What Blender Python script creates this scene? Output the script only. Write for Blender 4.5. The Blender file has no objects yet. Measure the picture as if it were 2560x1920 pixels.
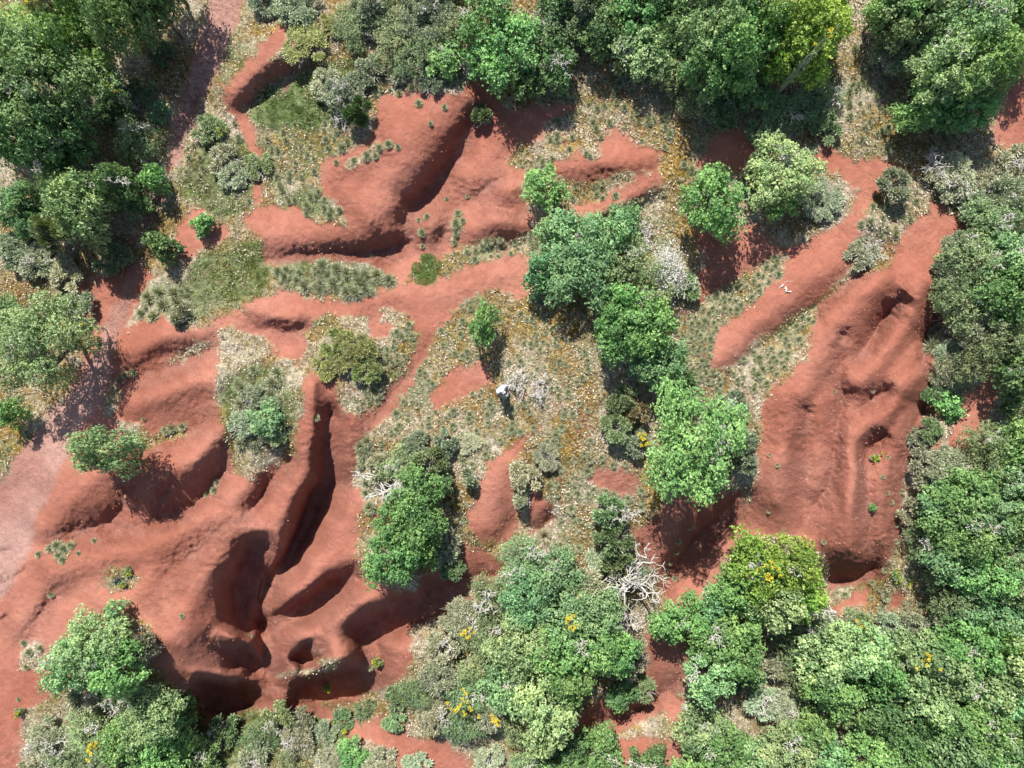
import bpy, math, random
import numpy as np
from mathutils import Vector

# ------------------------------------------------------------------ camera, sky, sun
SC = bpy.context.scene
COL = SC.collection
S = 44.24                       # reference-photo units (2212 wide) per metre at height 0
CX, CY = 1106.0, 829.5
HFOV = math.radians(70.0)
CAMH = 25.0 / math.tan(HFOV / 2)
cam_d = bpy.data.cameras.new('camera')
cam = bpy.data.objects.new('camera', cam_d)
COL.objects.link(cam)
cam.location = (0, 0, CAMH)
cam.rotation_euler = (0, 0, 0)
cam_d.sensor_fit = 'HORIZONTAL'
cam_d.angle = HFOV
cam_d.clip_end = 3000
SC.camera = cam

SUN_EL = math.radians(51)
SUN_DIR = Vector((0.30, -0.954, 0)).normalized() * math.cos(SUN_EL) + Vector((0, 0, -math.sin(SUN_EL)))
W = bpy.data.worlds.new('World')
SC.world = W
W.use_nodes = True
wn = W.node_tree.nodes
sky = wn.new('ShaderNodeTexSky')
sky.sky_type = 'NISHITA'
sky.sun_disc = False
sky.sun_elevation = SUN_EL
sky.sun_rotation = math.atan2(-SUN_DIR.x, -SUN_DIR.y)
sky.altitude = 200
wn['Background'].inputs['Strength'].default_value = 0.085
W.node_tree.links.new(sky.outputs[0], wn['Background'].inputs[0])
sd = bpy.data.lights.new('sun', 'SUN')
sd.energy = 4.6
sd.angle = math.radians(0.55)
sd.color = (1.0, 0.955, 0.88)
sun = bpy.data.objects.new('sun', sd)
COL.objects.link(sun)
sun.rotation_euler = SUN_DIR.to_track_quat('-Z', 'Y').to_euler()
SC.view_settings.view_transform = 'Standard'
SC.view_settings.look = 'None'
SC.view_settings.exposure = 0.78
SC.view_settings.gamma = 1.0
SC.cycles.max_bounces = 5
SC.cycles.transparent_max_bounces = 4

rng = np.random.default_rng(7)
random.seed(7)

# ------------------------------------------------------------------ noise
_perm = np.random.default_rng(99).integers(0, 2**31 - 1, 4096)
_val = np.random.default_rng(98).random(65536).astype(np.float32)

def vnoise(x, y, seed=0):
    x = np.asarray(x, dtype=np.float64); y = np.asarray(y, dtype=np.float64)
    xi = np.floor(x).astype(np.int64); yi = np.floor(y).astype(np.int64)
    fx = x - xi; fy = y - yi
    fx = fx * fx * fx * (fx * (fx * 6 - 15) + 10)
    fy = fy * fy * fy * (fy * (fy * 6 - 15) + 10)
    def h(a, b):
        return _val[(_perm[(a + seed * 131) & 4095] + b * 7919) & 65535]
    a = h(xi, yi); b = h(xi + 1, yi); c = h(xi, yi + 1); d = h(xi + 1, yi + 1)
    return (a * (1 - fx) + b * fx) * (1 - fy) + (c * (1 - fx) + d * fx) * fy

def fbm(x, y, sc, octv=4, seed=0, gain=0.5):
    t = 0; a = 1; n = 0
    for k in range(octv):
        t = t + a * (vnoise(x / sc, y / sc, seed + k * 7) * 2 - 1)
        n += a; a *= gain; sc *= 0.49
    return t / n

# ------------------------------------------------------------------ terrain description (photo units)
CTRL = [(0,1300,0),(0,1659,-0.2),(60,1100,0),(200,850,0),(300,600,0.1),(400,250,0.3),(480,50,0.5),(100,300,0),(100,600,0),
(560,120,1.6),(640,300,1.3),(860,260,2.3),(760,430,2.1),(600,500,1.4),(430,500,1.1),(500,620,1.2),(620,690,1.6),(900,640,1.5),(1100,600,1.7),
(1080,300,1.9),(1300,300,2.4),(1350,420,2.2),(1400,150,2.6),(1000,80,2.3),(1600,200,2.8),(1700,500,2.8),(2000,250,3),(2150,500,3),
(1600,700,2.8),(1850,700,3.2),(1850,950,2.85),(1850,1150,2.35),(2100,1000,2.5),(1650,1000,2.5),(1700,1100,2.1),
(1250,700,2.3),(1250,900,2.3),(1100,900,2.1),(1000,1050,1.9),(1200,1100,1.6),(1400,1000,2),
(850,1000,1.8),(870,1150,1.5),(770,1080,1.3),(700,1300,1.3),(900,1280,1.3),(640,1380,1.1),(760,1400,1.0),
(560,900,1.8),(650,900,1.8),(360,720,1.1),(380,850,1.2),(420,1000,1.5),(170,1080,1.0),(300,1250,1.1),(430,1250,1.5),(560,1100,1.4),(200,1300,1),(400,1400,1.3),(100,1350,.6),(200,1450,0.7),(50,1500,0),
(580,1570,-1.7),(450,1580,-1.4),(700,1545,-1.5),(820,1530,-1.0),(900,1600,-0.8),(600,1640,-.9),(300,1600,-0.3),(150,1600,-0.1),
(1000,1400,0.2),(1150,1400,0.5),(1300,1500,0),(1450,1250,.9),(1480,1450,0),(1600,1400,.6),(1400,1600,-.6),(1700,1600,.3),(1900,1350,.6),(2100,1300,1.5),(2100,1600,.8),(1800,1500,.6)]
# gullies: list of (x, y, depth m), sun-side width, other-side width (photo units)
GUL = [
 # lower left system
 ([(738,886,.3),(722,902,.9),(712,925,.9),(711,980,1.2),(702,1040,1.7),(676,1100,2.1),(645,1160,2.3),(617,1210,2.3),(590,1248,2.2),(572,1300,2.2),(564,1345,2.3),(574,1390,2.2),(582,1440,1.8),(585,1480,1.5),(580,1530,.8)], 22, 55, 7),
 ([(566,1185,1.4),(548,1230,2.1),(530,1280,2.3),(530,1320,2.2),(552,1350,2.0)], 26, 30, 24),
 ([(462,1378,.5),(480,1392,.9),(515,1418,1.7),(550,1440,2.0),(580,1462,1.6)], 30, 30, 10),
 ([(400,1480,.4),(430,1502,1.9),(470,1508,2.4),(520,1502,2.4),(560,1494,1.6),(595,1488,.6)], 20, 40, 22),
 ([(785,1215,.3),(765,1240,1.3),(722,1268,1.9),(662,1314,2.1),(604,1338,2.1),(570,1352,2.0)], 22, 40, 12),
 ([(1000,1270,.4),(940,1298,1.3),(880,1325,1.7),(830,1350,1.9),(795,1375,2.0),(806,1420,1.6),(805,1490,1.2)], 28, 34, 18),
 ([(686,1400,.7),(668,1412,1.9),(650,1430,1.9),(632,1446,.7)], 13, 16, 17),
 ([(598,1494,.5),(640,1500,1.7),(700,1490,2.3),(760,1482,2.3),(803,1478,1.6)], 18, 46, 22),
 ([(640,970,.1),(628,992,.8),(600,1026,1.0),(565,1068,1.1),(540,1100,.9),(525,1130,.4)], 36, 40),
 ([(530,1090,.1),(495,1135,.4),(455,1165,.55),(410,1200,.5),(370,1235,.35),(320,1262,.1)], 38, 70),
 ([(276,1030,.2),(272,1060,.7),(262,1100,.95),(240,1132,1.05),(180,1150,.7),(110,1165,.3)], 48, 60),
 ([(497,920,.1),(492,960,.6),(482,1015,1.0),(448,1062,1.25),(395,1100,1.2),(340,1125,.9),(270,1148,.8),(200,1160,.5)], 46, 50),
 ([(388,1005,.1),(368,1045,.55),(350,1078,.7),(338,1115,.7)], 30, 30),
 ([(478,868,.2),(445,905,.8),(400,932,.95),(340,955,.8),(300,968,.6),(262,985,.3)], 60, 50),
 ([(475,742,.2),(430,766,.6),(375,790,.8),(320,812,.7),(262,835,.5),(230,850,.2)], 60, 50),
 ([(420,705,.0),(330,720,.0),(290,735,.1)], 40, 40),
 ([(165,1235,.05),(120,1280,.42),(88,1328,.45),(45,1375,.2)], 34, 55),
 ([(770,1045,.1),(748,1040,.5),(728,1042,.5),(706,1052,.8)], 16, 18),
 ([(800,940,.2),(785,985,.5),(768,1035,.5)], 26, 60),
 ([(660,780,.1),(640,800,.2),(470,800,.0)], 40, 40),
 ([(440,170,.05),(421,220,.14),(402,270,.1)], 5, 6), ([(-10,1195,.1),(12,1188,.16),(28,1187,.05)], 3, 4), ([(30,1244,.1),(48,1232,.14),(62,1216,.05)], 3, 4), ([(-5,1345,.2),(10,1332,.2)], 3, 4),
 # upper centre
 ([(1030,205,.2),(1024,245,.8),(1012,290,1.1),(985,335,1.35),(955,378,1.5),(922,410,1.6),(893,440,1.5),(882,475,1.0),(880,520,.7),(850,560,.4)], 36, 90, 5),
 ([(890,480,.3),(888,520,1.2),(830,546,1.25),(760,550,.95),(690,550,.7),(640,548,.55),(575,565,.3)], 34, 90),
 ([(1100,355,.1),(1085,378,.6),(1058,400,.8),(1025,418,.7),(985,432,.3)], 24, 50),
 ([(1000,445,.1),(978,478,.5),(962,515,.75),(945,540,.5),(920,565,.2)], 26, 40),
 ([(1160,495,.3),(1120,530,.65),(1060,545,.6),(1005,530,.4),(978,500,.3)], 40, 30),
 ([(1150,462,.5),(1120,462,.6),(1070,448,.5),(1020,446,.3)], 44, 30),
 ([(1200,330,.1),(1140,360,.3),(1095,375,.2)], 40,40),
 ([(1440,350,.1),(1360,392,.22),(1290,412,.25),(1220,402,.15)], 50, 40),
 ([(1420,430,.2),(1330,470,.35),(1230,492,.4)], 50, 50),
 ([(700,120,.1),(650,152,.7),(605,176,.8),(565,205,.75),(530,245,.5),(520,268,.2)], 26, 40),
 ([(520,672,.1),(560,702,.3),(615,722,.45),(665,712,.3),(700,695,.1)], 40, 40),
 ([(925,745,.2),(880,820,.3),(830,880,.35),(790,930,.2)], 30, 60),
 # right block
 ([(1960,630,.1),(1946,648,.7),(1922,680,1.1),(1896,716,1.2),(1872,748,.9),(1845,778,.3)], 26, 60),
 ([(1840,695,.1),(1824,722,.45),(1813,748,.35),(1816,790,.3),(1822,850,.42),(1814,915,.5),(1808,965,.55),(1801,1010,.55),(1785,1055,.55),(1760,1090,.45),(1734,1135,.2)], 38, 30),
 ([(1935,818,.1),(1912,840,.7),(1885,862,.75),(1855,882,.35),(1828,898,.1)], 20, 40),
 ([(1920,925,.1),(1900,945,.7),(1880,972,.85),(1868,992,.7),(1862,1030,.4),(1874,1075,.35),(1882,1112,.4),(1877,1150,.35),(1884,1175,.3),(1882,1215,.3)], 22, 40),
 ([(1752,862,.1),(1738,888,.42),(1742,930,.22),(1747,1005,.26),(1738,1067,.34),(1729,1145,.2)], 36, 34),
 ([(2048,620,.1),(2030,680,.8),(2005,735,1.1),(1995,775,.9),(2012,815,.7),(2020,850,1.0),(1996,890,1.1),(1975,925,.8),(1965,975,.7),(1955,1050,.6),(1950,1120,.6),(1935,1190,.5)], 46, 40),
 ([(1765,1236,.8),(1800,1256,1.45),(1850,1254,1.5),(1885,1228,1.3),(1920,1225,.5)], 34, 60),
 ([(1570,806,.3),(1640,752,.6),(1700,705,.75),(1750,668,.8),(1800,636,.7),(1850,592,.6),(1900,545,.3)], 60, 50),
 ([(1470,720,.1),(1530,645,.35),(1600,598,.4),(1685,545,.3)], 50, 50),
 ([(1610,1075,.8),(1560,1120,1.3),(1512,1172,1.5),(1484,1205,1.3),(1450,1232,1.0),(1425,1250,.6)], 28, 55, 6),
 ([(1420,1110,.2),(1410,1145,.45),(1404,1185,.5),(1405,1230,.4)], 26, 26),
 ([(1196,1096,.1),(1188,1122,.6),(1166,1140,.7),(1143,1132,.35)], 26, 16),
 ([(1095,1235,.3),(1050,1242,.8),(1005,1250,.7),(960,1275,.5)], 34, 50),
 ([(1115,1080,.1),(1108,1130,.4),(1085,1165,.4),(1050,1190,.3)], 30, 30),
 ([(1480,1450,.3),(1440,1490,1.0),(1380,1530,1.2),(1300,1560,1.0)], 50, 60),
]
# rounded ridge crests: points, height m, sun-side width, lee-side width
RIDGE = [
 ([(1900,600),(1850,640),(1790,740),(1740,820),(1695,950),(1670,1080)], .55, 60, 34),
 ([(1915,640),(1870,690),(1838,740)], .25, 26, 20),
 ([(2000,610),(1960,690),(1905,770),(1850,830)], .60, 44, 28),
 ([(2005,780),(1955,840),(1900,895),(1850,945),(1838,1010),(1832,1080),(1830,1180)], .60, 40, 26),
 ([(1960,920),(1915,990),(1905,1080),(1905,1160)], .40, 30, 28),
 ([(1775,870),(1782,950),(1776,1010),(1762,1050)], .25, 34, 30),
 ([(1690,1000),(1690,1110)], .25, 30, 24), ([(1800,1200),(1850,1200)], .35, 40, 22),
 ([(285,765),(350,720),(440,715)], .40, 34, 30), ([(280,862),(370,825),(460,818)], .45, 40, 32),
 ([(330,1062),(400,1000),(462,938),(478,900)], .50, 40, 30), ([(100,1140),(160,1060),(235,1005)], .45, 46, 36),
 ([(110,1240),(210,1205),(310,1180),(400,1135),(470,1085),(540,1055)], .50, 34, 36),
 ([(130,1375),(200,1300),(330,1290)], .25, 46, 34), ([(45,1360),(95,1275),(150,1235)], .28, 26, 22),
 ([(370,1380),(420,1270),(475,1190),(545,1132)], .55, 44, 40), ([(640,1000),(605,1050),(570,1110)], .45, 24, 24),
 ([(668,830),(672,940),(655,1040),(622,1120),(604,1190),(592,1230)], .55, 34, 18),
 ([(748,915),(742,960),(734,1020)], .40, 22, 22), ([(770,1080),(710,1170),(640,1260),(585,1325)], .60, 36, 30),
 ([(900,1275),(810,1285),(725,1318),(650,1362),(595,1395),(600,1440)], .60, 34, 28), ([(765,1400),(700,1440),(640,1468)], .45, 22, 20),
 ([(1005,215),(972,290),(915,360),(852,430),(800,470)], .45, 60, 34), ([(570,505),(690,512),(830,500)], .35, 40, 30),
 ([(1085,280),(1045,345),(1010,390)], .35, 40, 26), ([(545,668),(640,692)], .25, 24, 20), ([(850,645),(950,638),(1080,588)], .25, 30, 30),
 ([(1548,775),(1620,705),(1720,630),(1820,560),(1872,480)], .50, 44, 30), ([(495,195),(560,135),(630,90)], .45, 30, 26),
 ([(1100,1000),(1070,1060),(1060,1140)], .35, 34, 30), ([(1250,475),(1330,440),(1410,392)], .30, 24, 22), ([(1220,362),(1310,352),(1400,350)], .25, 34, 36),
]
HILL = [ # soft mounds (x, y, rx, ry, angle deg, height)
 (340,735,95,34,-15,.35),(350,850,110,42,-12,.35),(400,985,115,40,-32,.4),(165,1085,85,52,-40,.35),
 (1080,480,66,30,-4,.75),(932,490,24,56,25,.5),(1100,405,44,34,-10,.65),(620,680,75,26,5,.3),
 (585,150,110,32,-38,.35),(870,300,110,60,-60,.4),(1300,352,100,34,0,.2),(1350,430,120,26,-28,.3),
 (505,1380,34,16,10,.8),(500,1462,80,12,6,.75),(700,1440,70,14,-8,.3),(1640,740,150,36,-42,.3),(1170,1095,24,40,0,.35),(1465,1150,50,50,0,.3),(650,1040,26,110,18,.2),
 (758,955,30,95,8,.35),(950,590,160,24,-14,.15),(1690,960,34,120,5,.25),(1840,1060,22,70,5,.35),(1920,760,26,80,25,.25),(1830,640,70,40,-40,.25),(1830,1130,50,120,0,.2),(755,765,85,70,0,.35)]

def tps_fit(P):
    P = np.array(P, float); n = len(P)
    x = P[:, 0] / 1000; y = P[:, 1] / 1000
    def U(r2): return np.where(r2 > 1e-12, r2 * np.log(r2 + 1e-12), 0)
    K = U((x[:, None] - x) ** 2 + (y[:, None] - y) ** 2) + np.eye(n) * 0.002
    Q = np.stack([np.ones(n), x, y], 1)
    A = np.block([[K, Q], [Q.T, np.zeros((3, 3))]])
    c = np.linalg.solve(A, np.concatenate([P[:, 2], np.zeros(3)]))
    def f(u, v):
        u = np.clip(u, -150, 2362) / 1000; v = np.clip(v, -150, 1809) / 1000
        out = c[n] + c[n + 1] * u + c[n + 2] * v
        for i in range(n):
            out = out + c[i] * U((u - x[i]) ** 2 + (v - y[i]) ** 2)
        return out
    return f
def scaled(G):
    out = []
    for g_ in G:
        x, y = g_[0][0][0], g_[0][0][1]
        k = .76 if y < 600 and x < 1480 else 1.22 if x > 1480 and y < 1000 else 1.0
        out.append(([(a, b, c * k) for a, b, c in g_[0]],) + tuple(g_[1:]))
    return out
GUL = scaled(GUL)
tps = tps_fit(CTRL)

def polyline_field(U, V, pts, wN, wS):
    """distance, along-line depth and side for a polyline"""
    cx = pts[-1][0] - pts[0][0]; cy = pts[-1][1] - pts[0][1]
    sN = np.sign(cx * -0.954 - cy * -0.30)      # side of the sun (it stands at -0.30,-0.954)
    W_ = np.zeros(U.shape); R_ = np.zeros(U.shape); D_ = np.zeros(U.shape); C_ = np.zeros(U.shape); O_ = np.zeros(U.shape)
    last = len(pts) - 2
    for i, ((x0, y0, d0), (x1, y1, d1)) in enumerate(zip(pts[:-1], pts[1:])):
        dx, dy = x1 - x0, y1 - y0
        L2 = dx * dx + dy * dy; L1 = math.sqrt(L2)
        t0 = ((U - x0) * dx + (V - y0) * dy) / L2
        t = np.clip(t0, 0, 1)
        ex = U - x0 - t * dx; ey = V - y0 - t * dy
        r = np.sqrt(ex * ex + ey * ey)
        w = (r + 3.0) ** -6 * 1e6
        W_ += w; R_ += w * r; D_ += w * (d0 + t * (d1 - d0)); C_ += w * (dx * (V - y0) - dy * (U - x0)) / L1
        if i == 0: O_ += w * np.maximum(-t0, 0) * L1
        if i == last: O_ += w * np.maximum(t0 - 1, 0) * L1
    best = R_ / W_; dep = D_ / W_; side = C_ / W_; over = O_ / W_
    a = 0.5 + 0.5 * np.tanh(side * sN / 7.0)    # 1 on the sun side
    q = np.exp(-(over / 36.0) ** 2)
    return best, dep * q, wS + (wN - wS) * a

def height_uv(U, V):
    U = np.asarray(U, float); V = np.asarray(V, float)
    wu = U + 7 * fbm(U, V, 60, 2, 3); wv = V + 7 * fbm(U, V, 60, 2, 5)
    z = tps(U, V) if U.size < 5000 else None
    if z is None:
        us = U[0, :]; vs = V[:, 0]
        cu = np.linspace(us[0], us[-1], 420) if us[-1] - us[0] < 4000 else np.unique(np.concatenate([np.linspace(us[0], -320, 20), np.linspace(-320, 2532, 360), np.linspace(2532, us[-1], 20)]))
        cv = np.linspace(vs[0], vs[-1], 320) if vs[-1] - vs[0] < 4000 else np.unique(np.concatenate([np.linspace(vs[0], -320, 20), np.linspace(-320, 1979, 290), np.linspace(1979, vs[-1], 20)]))
        CU, CV = np.meshgrid(cu, cv)
        Z0 = tps(CU, CV)
        t1 = np.stack([np.interp(us, cu, row) for row in Z0])
        z = np.stack([np.interp(vs, cv, t1[:, j]) for j in range(t1.shape[1])], 1)
    for (x, y, rx, ry, ang, h) in HILL:
        a = math.radians(ang); c, s = math.cos(a), math.sin(a)
        p = ((wu - x) * c + (wv - y) * s) / rx; q = (-(wu - x) * s + (wv - y) * c) / ry
        z = z + h * np.exp(-(p * p + q * q) * 0.9)
    rs = np.zeros(U.shape)
    for pts, h, wN, wS in RIDGE:
        xs = [p[0] for p in pts]; ys = [p[1] for p in pts]; pad = 3.2 * max(wN, wS)
        m = (U > min(xs) - pad) & (U < max(xs) + pad) & (V > min(ys) - pad) & (V < max(ys) + pad)
        if not m.any(): continue
        d, dep, w = polyline_field(wu[m], wv[m], [(a, b, h) for a, b in pts], wN, wS)
        rs[m] += (dep * np.exp(-(d / (w * 1.15)) ** 2)) ** 2
    z = z + np.sqrt(rs)
    acc = np.zeros(U.shape)
    for pts, wN, wS, *fl in GUL:
        fl = fl[0] if fl else 0
        xs = [p[0] for p in pts]; ys = [p[1] for p in pts]; pad = 4.5 * max(wN, wS)
        m = (U > min(xs) - pad) & (U < max(xs) + pad) & (V > min(ys) - pad) & (V < max(ys) + pad)
        if not m.any(): continue
        d, dep, w = polyline_field(wu[m], wv[m], pts, wN, wS)
        e = 3.0
        if fl: d = np.sqrt(np.maximum(d - fl, 0) ** 2 + 9) - 3 + np.minimum(d, fl) * .12
        g = dep * np.exp(-(np.sqrt(d * d + e * e) - e) / w)
        acc[m] += (g * (1.12 + .42 * np.clip(dep - .9, 0, 1.2))) ** 3
    z = z - acc ** (1 / 3.0)
    # rough crumbly slopes, smoother crests
    z = z + 0.05 * fbm(U, V, 45, 3, 11) 
    return z

def gully_amount(U, V):
    acc = np.zeros(U.shape)
    for pts, wN, wS, *fl in GUL:
        xs = [p[0] for p in pts]; ys = [p[1] for p in pts]; pad = 60
        m = (U > min(xs) - pad) & (U < max(xs) + pad) & (V > min(ys) - pad) & (V < max(ys) + pad)
        if not m.any(): continue
        d, dep, w = polyline_field(U[m], V[m], pts, 1, 1)
        acc[m] = np.maximum(acc[m], np.clip(dep * 1.6, 0, 1) * np.exp(-(d / 22) ** 2))
    return acc

def w2(px, py, z):
    k = (CAMH - z) / CAMH / S
    return (px - CX) * k, -(py - CY) * k

def build_axis(lo, hi, step, far, ref):
    a = list(np.arange(lo, hi + .1, step))
    x = a[-1]; st = step
    while x < far[1]: st *= 1.25; x += st; a.append(x)
    x = a[0]; st = step
    while x > far[0]: st *= 1.25; x -= st; a.insert(0, x)
    return np.array(a)

# ------------------------------------------------------------------ cover masks (photo units)
RED = [
 [(820,205),(900,190),(1000,205),(1010,175),(1050,168),(1070,215),(1100,240),(1170,225),(1220,210),(1250,230),(1180,265),(1170,300),(1110,330),(1095,355),(1140,370),(1130,400),(1150,470),(1150,500),(1110,530),(1050,540),(980,540),(930,575),(870,610),(830,600),(800,568),(700,560),(620,570),(575,575),(570,515),(515,470),(560,448),(640,450),(700,485),(750,488),(740,450),(695,425),(690,350),(760,322),(800,290),(805,240)],
 [(575,75),(620,55),(655,70),(650,95),(600,105),(585,130),(660,140),(650,160),(600,170),(560,195),(530,235),(545,270),(565,320),(562,440),(545,440),(545,340),(520,280),(505,250),(480,220),(480,190),(500,170),(540,130),(560,100)],
 [(1190,340),(1240,325),(1290,345),(1310,290),(1300,270),(1330,265),(1370,310),(1430,325),(1420,370),(1350,400),(1240,395),(1190,370)],
 [(1180,460),(1290,430),(1350,400),(1420,365),(1440,385),(1400,420),(1320,455),(1260,465),(1230,475),(1160,475)],
 [(1150,545),(1140,600),(1130,650),(1060,625),(1010,640),(970,690),(925,745),(915,770),(890,830),(850,890),(800,935),(780,925),(800,890),(830,855),(870,810),(905,750),(905,720),(880,680),(830,665),(820,690),(845,710),(830,740),(800,735),(790,690),(740,680),(690,680),(670,740),(650,790),(600,770),(570,730),(520,705),(480,715),(440,700),(520,670),(530,655),(620,625),(680,645),(770,655),(810,640),(830,620),(900,605),(960,600),(1010,570),(1080,550)],
 [(345,672),(380,690),(400,710),(450,705),(480,700),(470,745),(460,860),(490,930),(500,990),(525,1035),(545,1035),(590,1010),(640,985),(640,930),(655,870),(650,810),(730,815),(735,860),(740,890),(780,900),(830,860),(850,890),(790,935),(780,950),(770,1010),(760,1045),(790,1065),(800,1090),(780,1110),(775,1160),(770,1200),(785,1250),(850,1265),(900,1280),(1000,1240),(1020,1300),(905,1345),(890,1370),(890,1420),(870,1470),(815,1490),(760,1515),(640,1530),(540,1530),(450,1560),(430,1510),(380,1480),(330,1430),(325,1350),(250,1320),(180,1350),(100,1400),(115,1440),(120,1480),(50,1550),(40,1700),(0,2100),(-400,2100),(-400,1000),(0,1040),(60,950),(150,850),(190,780),(240,700),(280,700),(320,690)],
 [(640,1530),(700,1525),(780,1560),(840,1550),(900,1590),(960,1600),(1020,1640),(1010,1700),(880,1700),(840,1620),(770,1600),(700,1560)],
 [(985,790),(1050,785),(1070,830),(1000,860),(940,890),(930,860)],
 [(1020,1080),(1060,990),(1110,960),(1160,930),(1170,925),(1130,960),(1100,1010),(1120,1080),(1110,1150),(1080,1180),(1030,1160),(1010,1110)],
 [(1000,1170),(1060,1200),(1085,1230),(1040,1255),(1010,1265),(960,1280),(900,1300),(900,1250),(980,1220)],
 [(1155,1050),(1190,1090),(1190,1130),(1160,1150),(1140,1120),(1145,1080)],
 [(1260,1025),(1300,1015),(1370,1020),(1380,1060),(1340,1070),(1290,1050)],
 [(1410,1120),(1440,1070),(1600,1060),(1615,1110),(1625,1140),(1560,1210),(1550,1260),(1510,1310),(1440,1310),(1420,1240),(1385,1200),(1370,1150)],
 [(1850,345),(1930,340),(1935,380),(1880,440),(1850,490),(1870,510),(1850,570),(1770,650),(1700,690),(1620,745),(1590,790),(1540,800),(1520,770),(1560,700),(1620,655),(1690,590),(1680,540),(1740,520),(1800,490),(1850,430),(1830,390),(1800,370)],
 [(2010,430),(2090,480),(2060,560),(2010,590),(2030,620),(2035,680),(2010,750),(2015,800),(2015,850),(1995,930),(1970,990),(1950,1050),(1950,1150),(1925,1200),(1905,1250),(1790,1280),(1785,1200),(1700,1150),(1620,1160),(1610,1110),(1640,1000),(1640,900),(1660,850),(1740,770),(1760,700),(1760,660),(1850,590),(1920,570),(1940,510),(2000,460)],
 [(1500,480),(1600,480),(1650,480),(1670,520),(1680,545),(1600,600),(1540,640),(1500,660),(1500,600),(1520,560),(1500,520)],
 [(2010,930),(2060,890),(2100,840),(2150,800),(2170,830),(2150,870),(2120,930),(2080,980),(2040,1000),(2010,970)],
 [(2030,740),(2080,715),(2085,740),(2050,775)],
 [(2130,200),(2300,150),(2300,330),(2170,325),(2140,290),(2150,240)],
 [(1550,280),(1650,270),(1720,310),(1660,350),(1580,375),(1530,375),(1500,355)],
 [(1780,310),(1850,345),(1800,375),(1740,360)],
 [(1930,1280),(1960,1270),(1950,1305),(1910,1315)],[(1850,1275),(1880,1270),(1870,1300),(1810,1320),(1800,1310)],
 [(1400,1340),(1460,1370),(1490,1440),(1470,1500),(1500,1530),(1470,1560),(1430,1540),(1300,1600),(1200,1640),(1180,1580),(1300,1510),(1400,1440)],
 [(1330,1590),(1480,1600),(1510,1720),(1300,1720)],
 [(385,480),(410,450),(440,455),(500,505),(430,550),(395,570),(385,530)],
 [(150,620),(260,560),(330,470),(375,380),(400,300),(440,230),(475,150),(530,0),(540,-200),(440,-200),(450,0),(420,110),(380,250),(350,390),(300,500),(240,560)],
 [(150,620),(300,560),(330,600),(240,760),(235,850),(215,930),(90,900),(150,850),(200,740),(190,680)],
]
VEG = [
 [(470,780),(490,745),(560,760),(640,810),(655,870),(645,930),(620,985),(560,990),(540,1035),(520,1000),(485,930),(460,860)],
 [(745,360),(790,330),(830,308),(838,325),(790,350),(750,372)],
 [(660,720),(700,700),(760,700),(800,735),(830,740),(880,680),(905,720),(905,750),(860,810),(830,855),(780,900),(740,890),(735,850),(720,815),(660,805)],
 [(1120,320),(1170,305),(1260,330),(1190,345),(1170,375),(1100,350)],
 [(1060,515),(1110,520),(1160,490),(1170,540),(1080,555),(1010,570),(960,560),(980,540)],
 [(980,460),(1005,465),(1000,500),(985,540),(972,540),(985,500)],
 [(1180,400),(1230,430),(1300,385),(1390,370),(1330,410),(1240,440),(1180,450)],
 [(1500,690),(1520,640),(1600,600),(1690,545),(1700,560),(1690,590),(1620,650),(1560,700),(1530,770),(1500,750)],
 [(1590,800),(1640,750),(1700,720),(1755,665),(1762,690),(1700,770),(1650,840),(1600,830),(1560,810)],
 [(1850,580),(1845,540),(1860,510),(1870,480),(1930,400),(1990,395),(1975,480),(1920,520),(1925,570),(1880,590)],
 [(1660,520),(1740,500),(1850,410),(1820,390),(1720,420),(1640,470)],
 [(2000,900),(2015,860),(2060,860),(2080,890),(2040,960),(2010,970),(1990,1010),(1970,990)],
 [(216,1250),(235,1228),(280,1228),(300,1245),(290,1262),(240,1275),(222,1262)],
 [(300,955),(340,935),(400,920),(400,945),(350,962),(305,970)],[(365,780),(420,740),(465,740),(420,765),(372,790)],
 [(880,590),(920,560),(945,570),(960,590),(940,612),(900,605)],
 [(600,1462),(680,1440),(700,1440),(740,1425),(730,1440),(690,1450)],
 [(545,1375),(548,1375),(548,1376)],
 [(225,870),(250,820),(258,860),(245,900),(228,905)],
 [(110,1180),(155,1170),(150,1200),(120,1205)],[(50,1385),(90,1390),(90,1450),(50,1440)],
 [(255,910),(300,920),(310,960),(280,965),(262,940)],
 [(688,1432),(700,1415),(738,1418),(735,1435),(700,1445)],
]
GREEN = [ # lush, greener grass
 [(530,250),(580,215),(640,180),(720,130),(790,110),(800,180),(760,260),(700,280),(620,270),(570,280)],
 [(590,580),(640,560),(760,570),(840,590),(860,605),(800,640),(700,630),(640,620),(590,600)],
 [(880,590),(960,590),(940,612),(900,605)],[(450,540),(560,510),(590,590),(560,640),(440,680),(380,690),(330,660)],
 [(320,620),(440,580),(480,650),(400,700)],[(480,820),(560,780),(640,850),(620,960),(560,980),(490,930)],
 [(380,400),(440,300),(540,300),(560,430),(480,480),(400,430)],
 [(600,430),(700,400),(720,460),(640,470)],[(400,1659),(420,1540),(800,1530),(760,1640)]]
PATH = [[(440,-400),(545,-400),(530,0),(475,150),(440,230),(400,310),(375,380),(350,450),(325,540),(300,610),(270,680),(250,750),(230,850),(150,960),(130,1020),(80,1110),(65,1190),(10,1290),(-400,1500),(-400,1000),(0,1010),(80,900),(180,830),(215,740),(260,640),(300,500),(350,390),(380,250),(430,110)]]

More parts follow.
